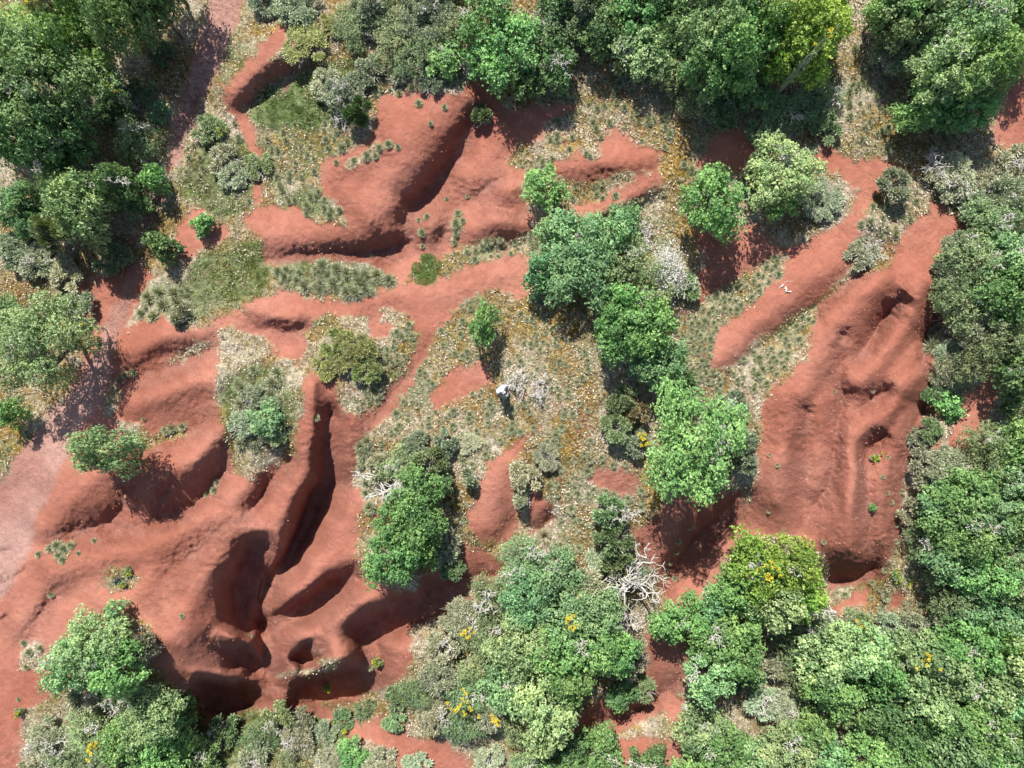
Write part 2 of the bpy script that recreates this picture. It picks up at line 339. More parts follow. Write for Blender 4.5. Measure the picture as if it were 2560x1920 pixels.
def poly_sd(U, V, poly, pad=40):
    """signed distance, positive inside, clipped at +-pad"""
    out = np.full(U.shape, -float(pad))
    xs = [p[0] for p in poly]; ys = [p[1] for p in poly]
    m = (U > min(xs) - pad) & (U < max(xs) + pad) & (V > min(ys) - pad) & (V < max(ys) + pad)
    if not m.any(): return out
    u = U[m]; v = V[m]
    d = np.full(u.shape, 1e9); ins = np.zeros(u.shape, bool)
    n = len(poly)
    for i in range(n):
        x0, y0 = poly[i]; x1, y1 = poly[(i + 1) % n]
        dx, dy = x1 - x0, y1 - y0
        L2 = dx * dx + dy * dy + 1e-9
        t = np.clip(((u - x0) * dx + (v - y0) * dy) / L2, 0, 1)
        d = np.minimum(d, (u - x0 - t * dx) ** 2 + (v - y0 - t * dy) ** 2)
        if y0 != y1:
            c = ((y0 > v) != (y1 > v)) & (u < (x1 - x0) * (v - y0) / (y1 - y0) + x0)
            ins ^= c
    d = np.sqrt(d)
    out[m] = np.clip(np.where(ins, d, -d), -pad, pad)
    return out

MOSS = [[(1130,630),(1200,640),(1260,720),(1240,790),(1180,760),(1110,690)], [(860,700),(900,690),(905,760),(860,820),(820,870),(780,880),(830,800)], [(660,740),(700,800),(720,820),(665,820)], [(1370,980),(1410,960),(1410,1100),(1380,1080)], [(1190,900),(1230,880),(1250,980),(1210,1000)],
 [(560,290),(640,270),(760,290),(740,330),(640,400),(590,330)], [(1180,290),(1260,310),(1230,340),(1170,320)], [(1420,300),(1500,330),(1470,400),(1430,380)], [(1480,480),(1520,540),(1500,620),(1480,560)], [(0,840),(60,880),(60,980),(0,1010)], [(1400,1000),(1420,1060),(1390,1110)], [(560,70),(650,30),(700,60),(640,110)], [(1100,590),(1160,600),(1150,650)], [(1990,1240),(2010,1330),(1940,1300)]]
SCUFF = [[(420,1130),(520,1110),(500,1180),(420,1260),(340,1330),(290,1290),(340,1220)], [(890,440),(940,400),(1010,370),(1060,400),(1000,440),(960,470),(900,520),(850,560),(830,600),(700,575),(600,560),(620,545),(860,545)],
 [(1160,350),(1260,370),(1420,340),(1380,390),(1240,400),(1180,385)], [(1640,870),(1740,860),(1780,920),(1720,960),(1660,940)], [(1930,880),(2020,880),(1990,960),(1950,1180),(1900,1230),(1910,1000)],
 [(270,800),(400,770),(420,800),(300,840)], [(700,760),(800,650),(860,640),(760,720)], [(1780,1170),(1900,1180),(1910,1240),(1790,1240)], [(560,1440),(620,1430),(630,1500),(560,1530)], [(1410,1180),(1470,1230),(1450,1300),(1420,1250)],
 [(820,320),(800,250),(840,230),(850,340),(780,400),(700,400),(720,360)]]
def sd_union(U, V, polys):
    o = np.full(U.shape, -40.0)
    for p in polys: o = np.maximum(o, poly_sd(U, V, p))
    return o

def masks(U, V):
    wu = U + 9 * fbm(U, V, 34, 3, 21); wv = V + 9 * fbm(U, V, 34, 3, 23)
    red = np.minimum(sd_union(wu, wv, RED), -sd_union(wu, wv, VEG))
    red = np.clip(0.5 + (red + 11 * fbm(U, V, 12, 3, 31)) / 13, 0, 1)
    grn = np.clip(0.5 + (sd_union(wu, wv, GREEN) + 10 * fbm(U, V, 30, 3, 41)) / 24, 0, 1)
    pth = np.clip(0.5 + sd_union(wu, wv, PATH) / 14, 0, 1)
    return red, grn, pth

# ------------------------------------------------------------------ material helpers
def new_mat(name):
    m = bpy.data.materials.new(name); m.use_nodes = True
    nt = m.node_tree
    return m, nt, nt.nodes, nt.links, nt.nodes['Principled BSDF']

def ramp(N, stops, interp='LINEAR'):
    r = N.new('ShaderNodeValToRGB'); cr = r.color_ramp; cr.interpolation = interp
    while len(cr.elements) < len(stops): cr.elements.new(0.5)
    for e, (p, c) in zip(cr.elements, stops):
        e.position = p; e.color = (*c, 1) if len(c) == 3 else c
    return r

def noise(N, L, vec, scale, detail=4, rough=0.55, dist=0.0):
    n = N.new('ShaderNodeTexNoise'); n.inputs['Scale'].default_value = scale
    n.inputs['Detail'].default_value = detail; n.inputs['Roughness'].default_value = rough
    n.inputs['Distortion'].default_value = dist
    L.new(vec, n.inputs['Vector']); return n

def mixc(N, L, fac, a, b, mode='MIX'):
    m = N.new('ShaderNodeMix'); m.data_type = 'RGBA'; m.blend_type = mode
    for sock, v in ((m.inputs[0], fac), (m.inputs[6], a), (m.inputs[7], b)):
        if hasattr(v, 'links'): L.new(v, sock)
        elif isinstance(v, (int, float)): sock.default_value = v
        else: sock.default_value = (*v, 1)
    return m.outputs[2]

def math_n(N, L, op, a, b=None, c=None, clamp=False):
    m = N.new('ShaderNodeMath'); m.operation = op; m.use_clamp = clamp
    for i, v in enumerate((a, b, c)):
        if v is None: continue
        if hasattr(v, 'links'): L.new(v, m.inputs[i])
        else: m.inputs[i].default_value = v
    return m.outputs[0]

def ground_material():
    m, nt, N, L, B = new_mat('ground_material')
    geo = N.new('ShaderNodeNewGeometry'); P = geo.outputs['Position']
    at = N.new('ShaderNodeAttribute'); at.attribute_name = 'soil_colour'
    rl = N.new('ShaderNodeAttribute'); rl.attribute_name = 'grit'
    n = noise(N, L, P, 24, 2, .65)
    r = ramp(N, [(.25, (.72, .70, .69)), (.5, (1, 1, 1)), (.75, (1.28, 1.3, 1.32))]); L.new(n.outputs[0], r.inputs[0])
    L.new(mixc(N, L, .6, at.outputs['Color'], r.outputs[0], 'MULTIPLY'), B.inputs['Base Color'])
    B.inputs['Roughness'].default_value = .95
    B.inputs['Specular IOR Level'].default_value = .12
    bp = N.new('ShaderNodeBump'); bp.inputs['Strength'].default_value = 1; bp.inputs['Distance'].default_value = 1
    n2 = noise(N, L, P, 11, 3, .75, .8)
    hh = math_n(N, L, 'ADD', math_n(N, L, 'MULTIPLY', n.outputs[0], .045), math_n(N, L, 'MULTIPLY', n2.outputs[0], .06))
    L.new(math_n(N, L, 'MULTIPLY', hh, math_n(N, L, 'MULTIPLY_ADD', rl.outputs['Fac'], 1.3, .62)), bp.inputs['Height'])
    L.new(bp.outputs[0], B.inputs['Normal'])
    return m

def mesh_np(name, co, faces, mat, nside=4, smooth=False, attrs=None, mats=None, midx=None):
    me = bpy.data.meshes.new(name)
    co = np.ascontiguousarray(co, np.float32); faces = np.ascontiguousarray(faces, np.int32)
    nf = len(faces)
    me.vertices.add(len(co)); me.vertices.foreach_set('co', co.ravel())
    me.loops.add(nf * nside); me.loops.foreach_set('vertex_index', faces.ravel())
    me.polygons.add(nf); me.polygons.foreach_set('loop_start', np.arange(0, nf * nside, nside, dtype=np.int32))
    me.update(calc_edges=True)
    if smooth: me.polygons.foreach_set('use_smooth', np.ones(nf, bool))
    for k, v in (attrs or {}).items():
        a = me.attributes.new(k, 'FLOAT', 'POINT'); a.data.foreach_set('value', np.ascontiguousarray(v, np.float32).ravel())
    for mm in (mats or [mat]): me.materials.append(mm)
    if midx is not None: me.polygons.foreach_set('material_index', np.ascontiguousarray(midx, np.int32))
    me.update()
    return me

def lerp(a, b, t):
    return a + (np.asarray(b) - a) * t[..., None]

def cramp(t, stops):
    p = [x[0] for x in stops]
    return np.stack([np.interp(t, p, [x[1][k] for x in stops]) for k in range(3)], -1)

def voro(x, y, seed=0):
    """jittered cell pattern: nearest distance, gap to the second, cell random"""
    xi = np.floor(x); yi = np.floor(y)
    d1 = np.full(x.shape, 9.0); d2 = np.full(x.shape, 9.0); cid = np.zeros(x.shape)
    for a in (-1, 0, 1):
        for b in (-1, 0, 1):
            cx = (xi + a).astype(np.int64); cy = (yi + b).astype(np.int64)
            h = _perm[(cx + seed * 31) & 4095] + cy * 7919
            px = cx + _val[h & 65535]; py = cy + _val[(h * 3 + 77) & 65535]
            d = np.hypot(x - px, y - py)
            m = d < d1
            d2 = np.where(m, d1, np.minimum(d2, d)); cid = np.where(m, _val[(h * 5 + 13) & 65535], cid); d1 = np.where(m, d, d1)
    return d1, d2 - d1, cid

def rill_lines(U, V, gx, gy):
    """small wash lines running down the flanks"""
    m = np.hypot(gx, gy) + 1e-6
    a = np.arctan2(gy, gx)
    best = np.zeros(U.shape)
    for k in range(6):
        t = k * math.pi / 6
        c, s_ = math.cos(t), math.sin(t)
        al = np.clip(np.cos(a - t) ** 2 * 2 - 1, 0, 1) ** 2
        n_ = fbm((U * c + V * s_) / 5.5 + 3 * k, (-U * s_ + V * c) / 1.1, 7, 2, 140 + k)
        best = best + al * (1 - np.clip(np.abs(n_) / .10, 0, 1))
    return best * np.clip(m * 1.3 - .15, 0, 1)

def build_ground():
    us = build_axis(-240, 2452, STEP, (-26000, 28000), 0)
    vs = build_axis(-240, 1899, STEP, (-26000, 28000), 0)
    U, V = np.meshgrid(us, vs)
    Z = height_uv(U, V)
    red, grn, pth = masks(U, V)
    gul = gully_amount(U, V)
    gy, gx = np.gradient(Z, vs / S, us / S)
    steep = np.clip(np.sqrt(gx * gx + gy * gy) - .35, 0, 1)
    # crumbs, scuffed footprints and shrinkage ripples on flanks and gully floors, grit on the path, humus under plants
    rz = fbm(U, V, 150, 2, 71)
    rough = np.clip(gul * .75 + steep * .55 + np.clip(rz - .05, 0, 1) * .8, 0, 1) * red
    scf = np.clip(.5 + (sd_union(U, V, SCUFF) + 14 * fbm(U, V, 40, 3, 79)) / 30, 0, 1) * red
    rough = np.clip(rough + .9 * scf, 0, 1.2)
    wx = U + 14 * fbm(U, V, 30, 2, 73); wy = V + 14 * fbm(U, V, 30, 2, 74)
    v1, e1, c1 = voro(wx / 15, wy / 11, 1)
    crumb = np.clip(v1, 0, .8) ** 1.5 - .35
    rip = np.sin(wx * .10 + wy * .34 + 5 * fbm(U, V, 60, 2, 75)) * np.clip(fbm(U, V, 70, 2, 76) * 2, 0, 1)
    Z = Z + rough * (.07 * crumb + .055 * fbm(U, V, 8, 2, 51) + .02 * rip) + red * (.016 * fbm(U, V, 6.5, 1, 52) + .015 * fbm(U, V, 70, 2, 53)) - red * .014 * rill_lines(U, V, gx, gy)
    v2, e2, c2 = voro(wx / 17, wy / 17, 2)
    crack = np.clip(1 - e2 / .12, 0, 1) * np.clip(.4 + 2 * fbm(U, V, 80, 2, 77), 0, 1)
    Z = Z - pth * .05 * crack + pth * .012 * fbm(U, V, 8, 2, 78)
    vg = 1 - red
    Z = Z + vg * (.05 * (fbm(U, V, 24, 3, 61) + .3) + .035 * fbm(U, V, 7, 2, 62))
    # real colours of soils and cover
    n1 = fbm(U, V, 150, 3, 81); n2 = fbm(U, V, 18, 3, 82); n3 = fbm(U, V, 6, 2, 83)
    soil = cramp(n1 + .25 * n2, [(-.6, SOIL0), (0, SOIL1), (.6, SOIL2)])
    soil = soil * (1 + .09 * n2 + .10 * n3)[..., None]
    v3, e3, c3 = voro(U / 4.5, V / 4.5, 3)
    grit = (np.array([.40, .215, .175]) * (0.8 + .4 * c3[..., None]))
    soil = lerp(soil, grit, np.clip(gul * .45 + .0, 0, 1) * (.5 + .5 * np.clip(n2 * 2, -1, 1)))
    pc = np.array([.40, .235, .195]) * (1 + .18 * n2 + .18 * (c3 - .5) + .1 * n1)[..., None]
    pc = lerp(pc, [.17, .08, .07], crack * .8)
    soil = lerp(soil, pc, np.clip(pth * (.85 + .5 * n1), 0, 1))
    g1 = fbm(U, V, 70, 4, 91); g2 = fbm(U, V, 14, 3, 92); g3 = fbm(U, V, 170, 3, 93)
    cov = cramp(g1 * 1.2 + g2 * .5, [(-.6, (.25, .165, .055)), (-.25, (.29, .21, .09)), (.0, (.33, .265, .15)), (.3, (.40, .34, .23)), (.6, (.46, .40, .30))])
    v4, e4, c4 = voro(U / 5.0, V / 5.0, 4)
    mo = np.clip(.45 + (sd_union(U, V, MOSS) + 22 * fbm(U, V, 30, 3, 97)) / 26, 0, 1)
    cov = lerp(cov, np.array([.30, .185, .035]) * (1 + .3 * n3)[..., None], mo * .8)
    cov = cov * (.50 + .95 * c4)[..., None]
    pale = np.clip((c3 - .80 + .16 * g1) * 12, 0, 1)
    cov = lerp(cov, np.array([.47, .40, .31]) * (0.75 + .5 * c4[..., None]), pale * .6)
    gc = cramp(g2 + .4 * n3, [(-.5, (.035, .06, .014)), (0, (.085, .125, .035)), (.5, (.18, .22, .10))]) * (.6 + .8 * c4)[..., None]
    gf = np.clip(grn * .8 + np.clip(g3 * 2.0 + g2 * .8 - .5, 0, .7), 0, 1)
    cov = lerp(cov, gc, gf)
    specks = np.clip(fbm(U, V, 60, 3, 95) * 3 - .9, 0, 1) * (c4 < .35)
    cov = lerp(cov, soil, specks * .8)
    col = lerp(cov, soil, red)
    k = (CAMH - Z) / CAMH / S
    co = np.stack([(U - CX) * k, -(V - CY) * k, Z], -1).reshape(-1, 3)
    nv, nu = U.shape
    i = np.arange(nv * nu).reshape(nv, nu)
    f = np.stack([i[:-1, :-1], i[1:, :-1], i[1:, 1:], i[:-1, 1:]], -1).reshape(-1, 4)
    me = mesh_np('ground', co, f, ground_material(), 4, True, dict(grit=np.clip(rough + vg * .8 + pth * .4, 0, 1)))
    a = me.attributes.new('soil_colour', 'FLOAT_COLOR', 'POINT')
    a.data.foreach_set('color', np.concatenate([col, np.ones(col.shape[:2] + (1,))], -1).astype(np.float32).ravel())
    o = bpy.data.objects.new('ground', me); COL.objects.link(o); o['kind'] = 'structure'
    return us, vs, Z, red, grn

SOIL0, SOIL1, SOIL2 = (.315, .118, .079), (.350, .140, .097), (.39, .168, .120)
STEP = 2.5
US, VS, ZG, REDG, GRNG = build_ground()

def samp(G, px, py):
    px = np.atleast_1d(np.asarray(px, float)); py = np.atleast_1d(np.asarray(py, float))
    j = np.clip(np.searchsorted(US, px) - 1, 0, len(US) - 2); i = np.clip(np.searchsorted(VS, py) - 1, 0, len(VS) - 2)
    fx = np.clip((px - US[j]) / (US[j + 1] - US[j]), 0, 1); fy = np.clip((py - VS[i]) / (VS[i + 1] - VS[i]), 0, 1)
    return (G[i, j] * (1 - fx) + G[i, j + 1] * fx) * (1 - fy) + (G[i + 1, j] * (1 - fx) + G[i + 1, j + 1] * fx) * fy

# ------------------------------------------------------------------ plant materials
def leaf_mat(name, lo, mid, hi, use_obj=True, rough=.5, trans=.28, spec=.35):
    m, nt, N, L, B = new_mat(name)
    a = N.new('ShaderNodeAttribute'); a.attribute_name = 'tint'
    r = ramp(N, [(0, lo), (.5, mid), (1, hi)]); L.new(a.outputs['Fac'], r.inputs[0])
    c = r.outputs[0]
    if use_obj:
        oi = N.new('ShaderNodeObjectInfo'); c = mixc(N, L, 1.0, c, oi.outputs['Color'], 'MULTIPLY')
    L.new(c, B.inputs['Base Color']); B.inputs['Roughness'].default_value = rough
    B.inputs['Specular IOR Level'].default_value = spec
    if trans:
        t = N.new('ShaderNodeBsdfTranslucent'); L.new(mixc(N, L, 1.0, c, (1.1, 1.25, .6), 'MULTIPLY'), t.inputs['Color'])
        mx = N.new('ShaderNodeMixShader'); mx.inputs[0].default_value = trans
        L.new(B.outputs[0], mx.inputs[1]); L.new(t.outputs[0], mx.inputs[2])
        L.new(mx.outputs[0], N['Material Output'].inputs['Surface'])
    return m

M = {}
M['leaf'] = leaf_mat('leaf_material', (.34, .46, .42), (1, 1, 1), (1.9, 1.62, 1.5), trans=.2, spec=.45)
M['grey_leaf'] = leaf_mat('grey_leaf_material', (.5, .5, .45), (1, 1, 1), (1.7, 1.6, 1.7), trans=.15)
M['straw'] = leaf_mat('straw_material', (.13, .15, .06), (.30, .27, .15), (.50, .46, .33), False, .8, 0, .1)
M['tuft'] = leaf_mat('tuft_material', (.22, .25, .13), (.42, .44, .28), (.68, .64, .48), False, .8, .15, .1)
M['litter'] = leaf_mat('litter_material', (.15, .11, .04), (.38, .31, .18), (.80, .71, .60), False, .85, 0, .1)
M['grit'] = leaf_mat('grit_material', (.24, .10, .07), (.36, .16, .12), (.50, .28, .23), False, .9, 0, .1)
M['herb'] = leaf_mat('herb_material', (.08, .14, .03), (.21, .31, .09), (.42, .47, .24), False, .7, .1, .1)
M['flower'] = leaf_mat('flower_material', (.52, .38, .02), (.72, .56, .04), (.82, .70, .12), False, .7, .2, .1)
M['spurge'] = leaf_mat('spurge_material', (.12, .20, .03), (.42, .42, .04), (.62, .58, .06), False, .7, .2, .1)
M['blossom'] = leaf_mat('blossom_material', (.42, .42, .37), (.58, .58, .52), (.74, .73, .68), False, .7, .1, .1)

def bark_mat(name, a, b):
    m, nt, N, L, B = new_mat(name)
    tc = N.new('ShaderNodeTexCoord'); n = noise(N, L, tc.outputs['Object'], 14, 2)
    r = ramp(N, [(.3, a), (.7, b)]); L.new(n.outputs[0], r.inputs[0]); L.new(r.outputs[0], B.inputs['Base Color'])
    B.inputs['Roughness'].default_value = .9
    return m
M['bark'] = bark_mat('bark_material', (.07, .055, .04), (.16, .13, .10))
M['dead'] = bark_mat('dead_wood_material', (.42, .39, .35), (.72, .68, .62))
M['rock'] = bark_mat('pale_rock_material', (.33, .31, .27), (.55, .53, .47))
M['redrock'] = bark_mat('red_rock_material', (.33, .15, .09), (.47, .24, .16))

# ------------------------------------------------------------------ geometry generators (numpy)
def unit(v): return v / (np.linalg.norm(v, axis=-1, keepdims=True) + 1e-9)

def blades(c, d, n, ln, wd):
    """rhombic leaves: base c, direction d, face normal n, length, width -> 4 verts each"""
    d = unit(d); b = unit(np.cross(d, n)); n2 = np.cross(b, d)
    ln = np.reshape(ln, (-1, 1)); wd = np.reshape(wd, (-1, 1))
    mid = c + d * ln * .55
    v = np.stack([c, mid + b * wd * .5 + n2 * wd * .12, c + d * ln, mid - b * wd * .5 + n2 * wd * .12], 1)
    return v.reshape(-1, 3)

def tris_for(k): return np.arange(k * 4).reshape(k, 4)

def tube(pts, rad, seg=5):
    pts = np.array(pts, float); n = len(pts)
    rad = np.broadcast_to(rad, (n,))
    V_ = []; t = np.gradient(pts, axis=0); t = unit(t)
    ref = np.array([0.3, 0.9, 0.31]) if abs(t[0, 2]) > .8 else np.array([0, 0, 1.0])
    for i in range(n):
        a = unit(np.cross(t[i], ref)[None])[0]; b = np.cross(t[i], a)
        an = np.arange(seg) * 2 * math.pi / seg
        V_.append(pts[i] + rad[i] * (np.cos(an)[:, None] * a + np.sin(an)[:, None] * b))
    V_ = np.concatenate(V_)
    F = []
    for i in range(n - 1):
        for j in range(seg):
            k = (j + 1) % seg
            F.append((i * seg + j, i * seg + k, (i + 1) * seg + k, (i + 1) * seg + j))
    return V_, np.array(F)

class Acc:
    def __init__(s): s.v = []; s.f = []; s.n = 0; s.t = []
    def add(s, v, f, t=None):
        s.v.append(v); s.f.append(f + s.n); s.n += len(v)
        s.t.append(np.full(len(v), .5) if t is None else t)
    def mesh(s, name, mat, smooth=False):
        return mesh_np(name, np.concatenate(s.v), np.concatenate(s.f), mat, 4, smooth, dict(tint=np.concatenate(s.t)))

def make_crown(R, H, rc, nros, leaf, seed, kind='oak', squash=1.0):
    """crown of leaf rosettes in separate clumps; returns crown mesh, wood mesh. Origin on the ground, trunk base."""
    g = np.random.default_rng(seed)
    zc = H - .80 * R * squash if H > R else H * .52
    Rz = (H - zc)
    lob = [(g.uniform(0, 6.28), g.uniform(.10, .30), g.integers(2, 6)) for _ in range(4)]
    cl = []
    want = int(4.2 * (R / rc) ** 2)
    tries = 0
    while len(cl) < want and tries < want * 30:
        tries += 1
        az = g.uniform(0, 2 * math.pi); el = math.asin(g.uniform(-.45, 1))
        rr = g.uniform(.25, 1) ** .5
        o = 1 + sum(a * math.sin(k * az + p) for p, a, k in lob) * .75
        p = np.array([math.cos(az) * math.cos(el) * R * rr * o * .86, math.sin(az) * math.cos(el) * R * rr * o * .86, zc + math.sin(el) * Rz * rr * .86 * (1 + g.uniform(-.3, .14))])
        if p[2] < .12 * H: continue
        if all(np.sum((p - q[0]) ** 2) > (rc * 1.22) ** 2 for q in cl):
            cl.append((p, rc * g.uniform(.6, 1.3), g.uniform(-.2, .2)))
    A = Acc()
    for p, r, tn in cl:
        k = int(nros * (r / rc) ** 2 * g.uniform(.55, 1.25))
        dr = unit(g.normal(size=(k, 3)) + np.array([0, 0, .45]))
        lump = 1 + .25 * np.sin(dr[:, :1] * 5 + seed) * np.cos(dr[:, 1:2] * 6 + p[0] * 3)
        c = p + dr * r * (g.uniform(.45, 1.05, (k, 1))) * lump * np.array([1, 1, .8])
        q = 5 if kind == 'oak' else 4
        c2 = np.repeat(c, q, 0); o2 = np.repeat(dr, q, 0)
        out = unit(o2 * .8 + np.array([0, 0, .55]) + g.normal(size=o2.shape) * .35)
        sidev = unit(np.cross(out, g.normal(size=o2.shape)))
        ld = unit(sidev + out * g.uniform(.0, .6, (len(c2), 1)))
        nn = unit(out + g.normal(size=o2.shape) * .35)
        sz = leaf * g.uniform(.65, 1.25, len(c2))
        tt = np.clip(.5 + tn + np.repeat(g.normal(size=k) * .13, q) + g.normal(size=len(c2)) * .10, 0, 1)
        A.add(blades(c2, ld, nn, sz, sz * (.62 if kind == 'oak' else .40)), tris_for(len(c2)), np.repeat(tt, 4))
    Wd = Acc()
    tr = .045 * R + .02
    fork = np.array([g.uniform(-.1, .1) * R, g.uniform(-.1, .1) * R, max(.25 * H, zc * .45)])
    Wd.add(*tube([(0, 0, -.25), (fork[0] * .4, fork[1] * .4, fork[2] * .5), fork], [tr * 1.25, tr, tr * .9], 7))
    limbs = [cl[i][0] for i in g.choice(len(cl), min(7, len(cl)), replace=False)] if cl else []
    nodes = []
    for l in limbs:
        m1 = fork + (l - fork) * .55 + g.normal(size=3) * .06 * R
        Wd.add(*tube([fork, (fork + m1) / 2 + g.normal(size=3) * .03 * R, m1, l], [tr * .7, tr * .5, tr * .38, tr * .12], 5)); nodes.append(m1)
    for p, r, _ in cl:
        if nodes and g.random() < .8:
            nd = min(nodes, key=lambda q: np.sum((q - p) ** 2))
            Wd.add(*tube([nd, (nd + p) / 2 + g.normal(size=3) * .05 * R, p + g.normal(size=3) * r * .3], [tr * .28, tr * .18, tr * .07], 4))
    return A.mesh('crown', M['leaf']), Wd.mesh('trunk', M['bark'], True)

def make_scrub(R, H, nb, ln, seed, mat='grey_leaf', twigs=44):
    """broom-like shrub: fine upright slivers in clumps over grey twigs"""
    g = np.random.default_rng(seed); A = Acc()
    ncl = max(6, int(9 * (R / .5) ** 1.6))
    for i in range(ncl):
        az = g.uniform(0, 6.28); rr = R * math.sqrt(g.uniform(0, 1)) * .85
        rl = R * g.uniform(.20, .36) * (.5 / max(R, .5)) ** .35
        p = np.array([math.cos(az) * rr, math.sin(az) * rr, H * (1 - .65 * (rr / R) ** 2) * g.uniform(.55, .9)])
        k = int(nb / ncl * g.uniform(.6, 1.4))
        d = unit(g.normal(size=(k, 3)) * np.array([1, 1, .8]) + np.array([0, 0, .6]))
        c = p + d * rl * g.uniform(.15, 1, (k, 1))
        dd = unit(d + g.normal(size=d.shape) * .5)
        n_ = unit(g.normal(size=d.shape) + np.array([0, 0, 1.0]))
        s_ = ln * g.uniform(.6, 1.3, k); tn = g.uniform(-.18, .18)
        A.add(blades(c, dd, n_, s_, s_ * .34), tris_for(k), np.repeat(np.clip(.5 + tn + g.normal(size=k) * .2, 0, 1), 4))
    T = Acc()
    for i in range(twigs):
        az = g.uniform(0, 6.28); rr = R * g.uniform(.3, 1.12)
        e = np.array([math.cos(az) * rr, math.sin(az) * rr, H * g.uniform(.6, 1.15) * (1 - .4 * (rr / R) ** 2)])
        T.add(*tube([(0, 0, -.08), e * .5 + g.normal(size=3) * .06, e], [.016, .011, .005], 4))
    return A.mesh('foliage', M[mat]), T.mesh('twig', M['dead'], True)

def make_bare(R, H, seed, depth=4, r0=.06, nroot=4, lean=0):
    g = np.random.default_rng(seed); T = Acc()
    def grow(p, d, ln, r, lv):
        n = 3; pts = [p]; q = p.copy(); dd = d.copy()
        for i in range(n):
            dd = unit((dd + g.normal(size=3) * .28)[None])[0]; q = q + dd * ln / n; pts.append(q)
        T.add(*tube(pts, np.maximum(np.linspace(r, r * .6, n + 1), .011), 6 if lv < 2 else 4))
        if lv >= depth: return
        for j in range(int(g.integers(2, 4)) + (1 if lv == 1 else 0)):
            at = pts[-1] if j == 0 else pts[int(g.integers(1, n + 1))]
            nd = unit((dd + g.normal(size=3) * .75 * np.array([1, 1, .7]))[None])[0]
            if at[2] > H * .8: nd[2] = -abs(nd[2]) * .3
            grow(at, nd, ln * g.uniform(.55, .82), r * .62, lv + 1)
    for k in range(nroot):
        az = k * 2 * math.pi / nroot + g.uniform(-.5, .5) + lean
        grow(np.array([0, 0, -.1]), unit(np.array([math.cos(az) * .8, math.sin(az) * .8, H / R * .9])[None])[0], R * .48, r0, 0)
    return T.mesh('branches', M['dead'], True)

def make_tuft(R, n, seed, mat='tuft', fl=1.0):
    g = np.random.default_rng(seed)
    az = g.uniform(0, 6.28, n); el = g.uniform(.02, 1.35, n)
    d = np.stack([np.cos(az) * np.cos(el), np.sin(az) * np.cos(el), np.sin(el) * fl], 1)
    c = d * R * .12; nn = unit(np.array([0, 0, 1.0]) + g.normal(size=d.shape) * .35)
    ln = R * g.uniform(.7, 1.1, n)
    return blades(c, d, nn, ln, np.full(n, max(R * .075, .012))), np.repeat(np.clip(.45 + g.normal(size=n) * .22, 0, 1), 4)

# ------------------------------------------------------------------ placing and naming
REC = []          # (object, colour+kind words, px, py) for labels worked out at the end

def ground_z(px, py): return float(samp(ZG, px, py)[0])

def at_top(px, py, hc):
    """world point whose height above the ground is hc and that is seen at photo position px, py"""
    z = ground_z(px, py)
    for _ in range(4):
        x, y = w2(px, py, z + hc)
        gx = CX + x * S * CAMH / (CAMH - z); gy = CY - y * S * CAMH / (CAMH - z)
        z = ground_z(gx, gy)
    return x, y, z

def empty(name, loc, rz=0.0, sc=(1, 1, 1)):
    o = bpy.data.objects.new(name, None); o.empty_display_size = .2
    o.location = loc; o.rotation_euler = (0, 0, rz); o.scale = sc; COL.objects.link(o); return o

def child(name, me, parent, colr=None):
    o = bpy.data.objects.new(name, me); COL.objects.link(o); o.parent = parent
    if colr: o.color = (*colr, 1)
    return o

def tag(o, cat, words, px, py, group=None, label=None):
    o['category'] = cat
    if group: o['group'] = group
    if label: o['label'] = label
    else: REC.append([o, words, px, py])

DEADBR = [make_bare(g_r, .55, 60 + i, 3, .022, 3) for i, g_r in enumerate((.5, .65, .8, .55))]
# crown library: radius class -> variants
LIB = {}
for ci, (R, H, rc, nros, var) in enumerate([(.5, .8, .24, 30, 2), (.8, 1.5, .30, 36, 2), (1.2, 2.2, .36, 42, 2), (1.7, 3.2, .42, 48, 3), (2.3, 4.6, .48, 54, 3), (3.1, 6.0, .55, 60, 2)]):
    for v in range(var):
        LIB.setdefault(('oak', R), []).append((H,) + make_crown(R, H, rc, int(nros * 1.5), .098, 100 + ci * 10 + v))
for ci, (R, H, nb, var) in enumerate([(.4, .5, 2600, 2), (.75, 1.0, 6000, 3), (1.2, 1.6, 13000, 3), (1.8, 2.3, 24000, 2)]):
    for v in range(var):
        LIB.setdefault(('scrub', R), []).append((H,) + make_scrub(R, H, nb, .13, 300 + ci * 10 + v))
for ci, (R, H, var) in enumerate([(1.2, 1.8, 2), (1.9, 2.6, 2)]):
    for v in range(var):
        LIB.setdefault(('bush', R), []).append((H,) + make_crown(R, H, .28, 40, .085, 400 + ci * 10 + v, 'fine', 1.1))

